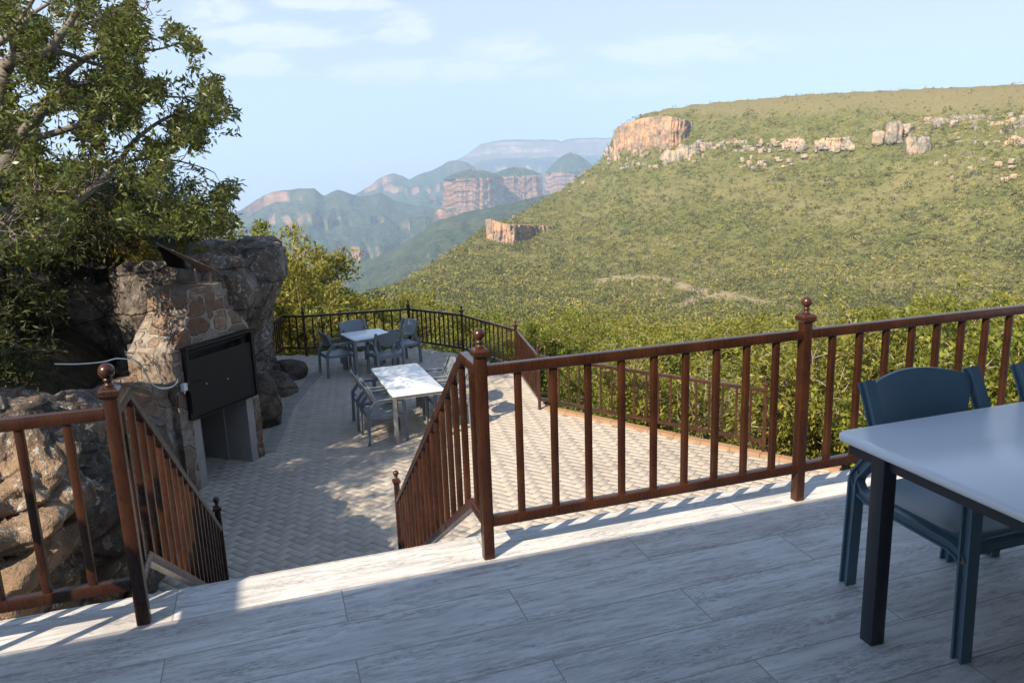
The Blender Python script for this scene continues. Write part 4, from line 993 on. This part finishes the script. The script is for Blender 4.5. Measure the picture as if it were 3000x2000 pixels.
# rock outcrops on the hill
CLIFF = m_rock('orange_cliff', (.17, .125, .092), (.32, .228, .16), (.41, .325, .24), (.42, .38, .31), .3, (.37, .205, .118), .16)
PALE = m_rock('pale_crag', (.18, .155, .12), (.31, .27, .21), (.44, .39, .32), (.42, .40, .35), .3, (.34, .24, .155), .16)
def cliff(name, cols, r_off, mat, seed, colw=6.0, amp=3.2, n=150, nv=34):
    "near-vertical face: cols = (x, y_top, y_bottom) in the picture, set into the slope at its true distance"
    xs = np.linspace(cols[0][0], cols[-1][0], n); c = np.array(cols, float); yt = np.interp(xs, c[:, 0], c[:, 1]); yb = np.interp(xs, c[:, 0], c[:, 2])
    V = np.zeros((n, nv+3, 3)); 
    for i in range(n):
        a, rb = px_r(xs[i], yb[i]); _, et = azel(xs[i], yt[i]); _, eb = azel(xs[i], yb[i]); rb = rb-r_off; rt = rb+4+.25*abs(et-eb)*rb*.0175
        zb = CAM[2]+math.tan(R_(eb))*rb-4; zt = CAM[2]+math.tan(R_(et))*rt
        for j in range(nv):
            t = j/(nv-1); V[i, j] = pol(np.array(a), np.array(rb+(rt-rb)*t**1.6), zb+(zt-zb)*t)
        V[i, nv] = pol(np.array(a), np.array(rt+12), zt-.5); V[i, nv+1] = pol(np.array(a), np.array(rt+45), zt-8); V[i, nv+2] = pol(np.array(a), np.array(rt+60), zt-30)
    s = np.linalg.norm(np.diff(V[:, 0], axis=0), axis=1).cumsum(); s = np.concatenate([[0], s])[:, None]; z = V[:, :nv, 2]
    d = np.abs(vnoise(s/colw+seed, z/60))*1.0+.6*np.abs(vnoise(s/colw*2.7, z/22+seed))+.5*vnoise(s/(colw*4), z/40)+.35*vnoise(s/2.2, z/2.4)
    # ledges
    d = d+.35*np.sign(np.sin(z*.55+1.5*vnoise(s/9, z/9)))*.4
    fade = np.clip(np.minimum(s, s[-1]-s)/8, .15, 1)
    out = (V[:, :nv, :2]-CAM[:2]); out /= np.linalg.norm(out, axis=2, keepdims=True); V[:, :nv, :2] += out*(d*amp*fade)[..., None]; V[:, :nv, :2] += np.stack([-out[..., 1], out[..., 0]], -1)*(vnoise(s/3.1, z/5)*.8)[..., None]
    return npmesh(name, V.reshape(-1, 3), grid_faces(n, nv+3)[:, ::-1], mat, smooth=0)
c1 = cliff('cliff', [(1408, 312, 345), (1420, 290, 346), (1445, 279, 348), (1475, 271, 346), (1510, 266, 346), (1545, 268, 342), (1572, 274, 325), (1590, 281, 291)], 2, CLIFF, 2.0, 7, 3.0, 170)
tag(c1, 'orange sandstone cliff at the left end of the hill top', 'cliff')
c2 = cliff('cliff', [(1117, 505, 548), (1128, 503, 556), (1150, 512, 562), (1175, 516, 564), (1200, 517, 558), (1225, 518, 540), (1262, 519, 524)], 2, CLIFF, 8.0, 6, 3.0, 150)
tag(c2, 'orange cliff lower down on the spur of the hill', 'cliff')
c3 = cliff('cliff', [(1516, 358, 370), (1530, 344, 378), (1550, 346, 376), (1562, 330, 370), (1580, 336, 366), (1600, 326, 358), (1622, 334, 350)], 1, PALE, 14.0, 5, 3.2, 110, 20)
tag(c3, 'pale broken crag just below the orange cliff', 'crag')
for k, (cols, lab) in enumerate((([(1650, 330, 340), (1662, 320, 342), (1676, 326, 340), (1688, 316, 338), (1702, 328, 338)], 'small pale crag left of the middle of the rocky band'),
 ([(1795, 328, 342), (1806, 316, 346), (1822, 320, 348), (1834, 314, 344), (1850, 326, 340)], 'pale crag in the middle of the rocky band across the hill'),
 ([(1880, 322, 336), (1894, 314, 340), (1910, 320, 346), (1930, 316, 348), (1948, 322, 350), (1962, 334, 346)], 'pale crag ending the rocky band before the tall boulders'),
 ([(2135, 278, 288), (2150, 268, 290), (2172, 272, 290), (2190, 262, 288), (2212, 268, 290), (2236, 262, 286), (2258, 272, 282)], 'long pale ledge right of the tall boulder cluster'),
 ([(2225, 290, 306), (2238, 284, 314), (2252, 296, 318), (2262, 300, 312)], 'small pale crag below the long ledge'),
 ([(2290, 284, 298), (2308, 274, 302), (2330, 280, 304), (2352, 270, 300), (2380, 278, 296)], 'pale crag at the right edge of the hill'),
 ([(2312, 318, 336), (2328, 310, 340), (2345, 316, 342), (2370, 312, 340)], 'lower pale crag at the right edge of the hill'),
 ([(1390, 345, 360), (1400, 334, 366), (1412, 342, 370), (1424, 350, 364)], 'small crag on the skyline left of the orange cliff'))):
    tag(cliff('cliff', cols, 1, PALE, 30+k*3.7, 2.3, 4.2, 90, 16), lab, 'crag')
rp = [rock('pale_boulder', (0, 0, 0), (1, .9, .85), PALE, 50+i, 4, 6.0, .34, 0, None, .2) for i in range(4)]
for o in rp: o.hide_render = False
boul = [(2015,318,30,44,'rounded pale boulder left in the cluster high on the hill'),(2052,306,36,66,'tallest pale boulder of the cluster high on the hill'),(2092,338,34,58,'lower block of the boulder cluster, left half'),(2120,336,30,56,'lower block of the boulder cluster, right half'),(2080,298,34,34,'flat pale boulder at the top of the boulder cluster')]
random.seed(4)
spots = []
for x0, x1, yb_, ya, cnt in ((1600,1960,352,326,92),(1385,1530,392,350,26),(1700,1850,388,360,24),(1990,2130,330,290,16),(2130,2352,292,266,44),(2200,2352,340,300,18),(2150,2352,420,350,16),(1500,1640,386,340,16)):
    for i in range(cnt):
        x = random.uniform(x0, x1); spots.append((x, random.uniform(ya, yb_)+(x-x0)*-.02, random.uniform(6, 19), random.uniform(5, 17)))
for i, (x, y) in enumerate(((1428,505),(1040,628),(1138,660),(1125,688),(1120,682),(1060,640),(1375,470),(1180,438+60),(1310,440),(1340,420))): spots.append((x, y, random.uniform(9, 16), random.uniform(6, 10)))
nb = 0
for i, sp in enumerate([(*b[:4], b[4]) for b in boul]+[(*s, None) for s in spots]):
    x, y, w_, h_, lab = sp; a, r = px_r(x, y+h_*.35); f = r/(F/K)
    if nb < 4: o = rp[nb]
    else: o = rp[nb % 4].copy(); COL.objects.link(o); o.parent = None
    nb += 1; o.name = 'pale_boulder'; q = pol(np.array(a), np.array(r), CAM[2]+math.tan(R_(azel(x, y)[1]))*r); o.location = q
    o.scale = (w_*f*.36, w_*f*.34, h_*f*.36); o.rotation_euler = (random.uniform(-.12, .12), random.uniform(-.12, .12), random.uniform(0, 6))
    tag(o, lab or 'small pale boulder in the rocky band across the hill', 'boulder', 'pale boulders on the hill')

# ------------------------------------------------------------------ far canyon
def m_far(name, green, rockc, pale, sc, band=.02, strata=1.0):
    t = NT(name); g = t.n('ShaderNodeNewGeometry'); p = g.outputs['Position']; z = t.sep(g.outputs['True Normal'])[2]
    n = t.noise(p, sc, 6, .65); n2 = t.noise(p, sc*6, 5, .7)
    st = t.noise(t.map(p, (.1, .1, 1)), band, 5, .7)
    rk = t.ramp(st, [(.35, tuple(c*.72 for c in rockc)), (.5, rockc), (.62, pale), (.75, rockc)])
    rk = t.mix(t.ramp(n2, [(.4, .5), (.65, 0)]), rk, tuple(c*.5 for c in rockc))
    gr = t.mix(t.ramp(n2, [(.35, 0), (.7, 1)]), tuple(c*.55 for c in green), tuple(c*1.35 for c in green)); gr = t.mix(t.ramp(n, [(.5, 0), (.75, .5)]), gr, (.17, .15, .08))
    f = t.ramp(t.math('ADD', z, t.math('MULTIPLY', t.math('SUBTRACT', n2, .5), .35)), [(.34, 0), (.54, 1)])
    t.base(t.mix(f, rk, gr), .95, .1); t.bump(t.math('ADD', n2, n), 1.0, 14); return t.m
FARM = m_far('far_canyon', (.056, .074, .042), (.36, .19, .125), (.47, .31, .22), .006, .05)
FARP = m_far('far_plateau', (.045, .058, .038), (.22, .17, .14), (.50, .42, .34), .003, .012)
def ridge(name, pts, R, depth, zbot_el, mat, cliffs=(), seed=0, gully=.18, nt=90, step=.07, back=.6, roughn=1.0):
    "mountain side: crest line as seen, slope spreading towards the valley; cliffs = (t0, t1, steepness) bands"
    ae = np.array([azel(*q) for q in pts]); az = np.arange(ae[0, 0], ae[-1, 0], step); el = np.interp(az, ae[:, 0], ae[:, 1]); n = len(az)
    zt = CAM[2]+np.tan(np.radians(el))*R; zb = CAM[2]+math.tan(R_(zbot_el))*(R-depth)
    t = np.linspace(0, 1, nt); h = np.zeros(nt); w = np.ones(nt)
    for a, b, k in cliffs: w[(t >= a) & (t < b)] *= k
    w[:2] *= .6
    h = np.concatenate([[0], np.cumsum((w[1:]+w[:-1])/2)]); h /= h[-1]
    hor = np.cumsum(np.concatenate([[0], 1/(.35+w[1:])])); hor /= hor[-1]
    T, Hc = np.meshgrid(hor, h); S = np.radians(az)[:, None]*R
    Rr = R-depth*hor[None, :]; Z = zt[:, None]+(zb-zt[:, None])*h[None, :]
    g = vnoise(S/(depth*.16)+seed, hor[None, :]*1.2)+.55*vnoise(S/(depth*.06)+seed*3, hor[None, :]*3)+.3*vnoise(S/(depth*.022), hor[None, :]*7+seed)
    env = np.clip(hor*5, 0, 1)[None, :]; Rr = Rr-g*depth*gully*env
    Z = Z+fbm(S/(depth*.05), Rr/(depth*.05), o=4)*depth*.018*roughn*(.25+.75*env)
    a2 = np.repeat(az[:, None], nt, 1); V = pol(a2, Rr, Z)
    bk = pol(az[:, None], np.full((n, 1), R+depth*back), (zt-depth*.35)[:, None]); V = np.concatenate([bk, V], 1)
    return tag(npmesh(name, V.reshape(-1, 3), grid_faces(n, nt+1), mat, smooth=30), kind='structure')
ridge('plateau', [(1030, 378), (1060, 362), (1075, 352), (1105, 332), (1130, 325), (1160, 322), (1250, 320), (1278, 321), (1290, 325), (1300, 320), (1350, 317), (1405, 317), (1500, 320)], 7600, 2600, -2.2, FARP, ((.0, .10, 7), (.34, .42, 3)), 3, .10, step=.05)
ridge('mountain', [(800, 455), (830, 440), (850, 428), (872, 408), (895, 399), (905, 397), (925, 404), (940, 412), (955, 404), (975, 396), (990, 392), (1005, 385), (1030, 370), (1050, 368), (1075, 375), (1100, 392), (1150, 420), (1260, 440)], 5200, 1700, -4.2, FARM, ((.02, .09, 3.5), (.22, .30, 3)), 5, .16, step=.05)
ridge('mountain', [(420, 520), (500, 510), (556, 480), (590, 458), (625, 442), (655, 436), (690, 432), (722, 433), (738, 446), (745, 449), (760, 441), (775, 437), (800, 444), (825, 450), (850, 448), (875, 444), (890, 450), (910, 462), (950, 472), (1010, 480), (1100, 500)], 3700, 1500, -8.5, FARM, ((.03, .10, 4.0), (.30, .36, 2.5), (.62, .70, 3.0)), 11, .15)
def mesa(name, xc, half, yt, yr, yb, yf, R, seed, dome=1.0):
    "round rock tower: grassy cone on a ring of cliffs on a talus foot"
    a, _ = azel(xc, yr); e = lambda y: CAM[2]+math.tan(R_(azel(xc, y)[1]))*R; rad = R*math.tan(abs(R_(azel(xc+half, yr)[0]-azel(xc-half, yr)[0]))/2)
    zt, zr, zb, zf = e(yt), e(yr), e(yb), e(yf); n = 260; th = np.linspace(0, 2*math.pi, n, endpoint=False)
    prof = []
    for k in np.linspace(0, 1, 16): prof.append((rad*k*.97, zt+(zr-zt)*k**1.65, .05*k))
    for k in np.linspace(0, 1, 40): prof.append((rad*(1.0+.045*k), zr+(zb-zr)*k, 1.0))
    for k in np.linspace(0.04, 1, 24): prof.append((rad*(1.05+.9*k), zb+(zf-zb)*k**.85, 1-.3*k))
    pr_ = np.array(prof); T, r_ = np.meshgrid(th, pr_[:, 0], indexing='ij'); Z = np.repeat(pr_[None, :, 1], n, 0); A = np.repeat(pr_[None, :, 2], n, 0)
    cx = np.cos(T)*1.0; sx = np.sin(T)
    d = .16*vnoise(cx*1.9+seed, sx*1.9, Z/(400))+.11*np.abs(vnoise(cx*5+seed, sx*5, Z/260))-.05+.05*vnoise(cx*14, sx*14+seed, Z/90)+.025*vnoise(cx*34, sx*34, Z/14)+.022*np.sign(np.sin(Z*.16+2*vnoise(cx*3, sx*3)))
    r2 = r_+rad*d*A; c = pol(np.array(a), np.array(R+rad), 0); V = np.stack([c[0]+np.cos(T)*r2, c[1]+np.sin(T)*r2, Z+fbm(cx*9, sx*9, Z/60, 3)*5*(A < .5)], -1)
    return tag(npmesh(name, V.reshape(-1, 3), grid_faces(n, len(pr_), True), FARM, smooth=30), kind='structure')
mesa('rock_tower', 1312, 62, 350, 394, 438, 500, 3900, 1.3)
mesa('rock_tower', 1183, 66, 384, 404, 470, 560, 3300, 4.1)
mesa('rock_tower', 1085, 74, 389, 410, 478, 570, 3050, 8.7)
ridge('mountain', [(940, 500), (985, 496), (1010, 478), (1060, 490), (1110, 505), (1180, 520), (1300, 540)], 2900, 700, -7.0, FARM, ((.03, .12, 4.0), (.40, .46, 2.5)), 21, .2)
ridge('hillslope', [(770, 640), (800, 618), (850, 596), (900, 575), (950, 545), (1000, 510), (1060, 490), (1150, 470), (1300, 440)], 1900, 900, -11.5, FARM, ((.5, .55, 1.5),), 27, .07, nt=70)

# ------------------------------------------------------------------ haze
hz = MB(); hz.box((1500, 3800, 120), (13000, 15000, 1500)); HZ = bpy.data.materials.new('haze_air'); HZ.use_nodes = True; nt = HZ.node_tree; nt.nodes.clear()
ho = nt.nodes.new('ShaderNodeOutputMaterial'); hv = nt.nodes.new('ShaderNodeVolumePrincipled'); nt.links.new(hv.outputs[0], ho.inputs['Volume'])
hv.inputs['Color'].default_value = (.54, .74, 1.0, 1); hv.inputs['Density'].default_value = HAZE; hv.inputs['Anisotropy'].default_value = 0.0
tag(hz.build('haze', HZ, smooth=0), kind='stuff')

# ------------------------------------------------------------------ sun and sky
SUNV = Vector((-1.1, -.72, 1.0)).normalized()
ld = bpy.data.lights.new('sun', 'SUN'); ld.energy = 5.0; ld.angle = R_(.55); ld.color = (1.0, .87, .69)
lo = bpy.data.objects.new('sun', ld); COL.objects.link(lo); lo.rotation_euler = SUNV.to_track_quat('Z', 'Y').to_euler(); lo.location = (-30, -20, 30)
w = bpy.data.worlds.new('World'); scene.world = w; w.use_nodes = True; nt = w.node_tree; nt.nodes.clear()
wo = nt.nodes.new('ShaderNodeOutputWorld'); bg = nt.nodes.new('ShaderNodeBackground'); sky = nt.nodes.new('ShaderNodeTexSky'); sky.sky_type = 'NISHITA'; sky.sun_disc = False
sky.sun_elevation = math.asin(SUNV.z); sky.sun_rotation = math.atan2(SUNV.x, SUNV.y); sky.air_density = 1.0; sky.dust_density = 1.0; sky.ozone_density = 1.1; sky.altitude = 1000
bg.inputs[1].default_value = SKYS
def wn(t, **kw):
    n = nt.nodes.new(t)
    for k, v in kw.items(): setattr(n, k, v)
    return n
def wm(op, a, b=None, clamp=False):
    n = wn('ShaderNodeMath', operation=op, use_clamp=clamp)
    for i, v in ((0, a), (1, b)):
        if v is None: continue
        if hasattr(v, 'links'): nt.links.new(v, n.inputs[i])
        else: n.inputs[i].default_value = v
    return n.outputs[0]
gd = wn('ShaderNodeTexCoord'); sx = wn('ShaderNodeSeparateXYZ'); nt.links.new(gd.outputs['Generated'], sx.inputs[0])
azn = wm('ARCTAN2', sx.outputs[0], sx.outputs[1]); eln = wm('ARCSINE', sx.outputs[2])
cb = wn('ShaderNodeCombineXYZ'); nt.links.new(wm('MULTIPLY', azn, 9.0), cb.inputs[0]); nt.links.new(wm('MULTIPLY', eln, 26.0), cb.inputs[1])
no = wn('ShaderNodeTexNoise'); nt.links.new(cb.outputs[0], no.inputs['Vector']); no.inputs['Scale'].default_value = 2.2; no.inputs['Detail'].default_value = 8; no.inputs['Roughness'].default_value = .62; no.inputs['Distortion'].default_value = .4
tot = None
# cloud banks: (x, y, half width, half height, strength) surveyed as bearings and heights
for x, y, hw, hh, st in ((640, 82, 170, 26, .95), (585, 148, 95, 24, 1.0), (500, 25, 80, 40, .7), (760, 8, 150, 16, .9), (925, 68, 75, 34, .8), (1000, 165, 300, 26, .75), (1160, 118, 120, 34, .7), (1580, 115, 230, 30, .85), (1470, 205, 240, 24, .55), (520, 212, 40, 12, .6), (2000, 120, 260, 40, .25), (-300, 150, 300, 60, .8), (3000, 60, 400, 60, .6)):
    a0, e0 = azel(x, y); a1, _ = azel(x+hw*1.35, y); _, e1 = azel(x, y-hh*1.6)
    dx = wm('DIVIDE', wm('SUBTRACT', azn, R_(a0)), abs(R_(a1-a0))); dy = wm('DIVIDE', wm('SUBTRACT', eln, R_(e0)), abs(R_(e1-e0)))
    q = wm('SUBTRACT', 1.0, wm('ADD', wm('MULTIPLY', dx, dx), wm('MULTIPLY', dy, dy))); q = wm('MULTIPLY', wm('MAXIMUM', q, 0.0), st); tot = q if tot is None else wm('MAXIMUM', tot, q)
cm = wm('MULTIPLY', wm('SUBTRACT', wm('ADD', wm('MULTIPLY', no.outputs[0], 1.9), wm('MULTIPLY', tot, .55)), 1.00), 2.8, True)
cm = wm('MULTIPLY', wm('MULTIPLY', cm, wm('MINIMUM', wm('MULTIPLY', tot, 1.6), 1.0)), .8)
mxv = wn('ShaderNodeMix', data_type='RGBA'); nt.links.new(wm('MULTIPLY', wm('SUBTRACT', 1.0, wm('MULTIPLY', wm('MAXIMUM', wm('SUBTRACT', eln, .2), 0.0), 1.7), True), VEIL), mxv.inputs[0]); nt.links.new(sky.outputs[0], mxv.inputs[6]); mxv.inputs[7].default_value = VEILC
mxc = wn('ShaderNodeMix', data_type='RGBA'); nt.links.new(cm, mxc.inputs[0]); nt.links.new(mxv.outputs[2], mxc.inputs[6]); mxc.inputs[7].default_value = CLOUDC
nt.links.new(mxc.outputs[2], bg.inputs[0]); nt.links.new(bg.outputs[0], wo.inputs[0])

scene.view_settings.view_transform = 'Standard'; scene.view_settings.look = 'None'; scene.view_settings.exposure = EXPO; scene.view_settings.gamma = 1.0
cy = scene.cycles; cy.max_bounces = 8; cy.diffuse_bounces = 4; cy.glossy_bounces = 3; cy.transmission_bounces = 4; cy.volume_bounces = 1; cy.transparent_max_bounces = 8
cy.use_denoising = True; cy.volume_step_rate = 1.0
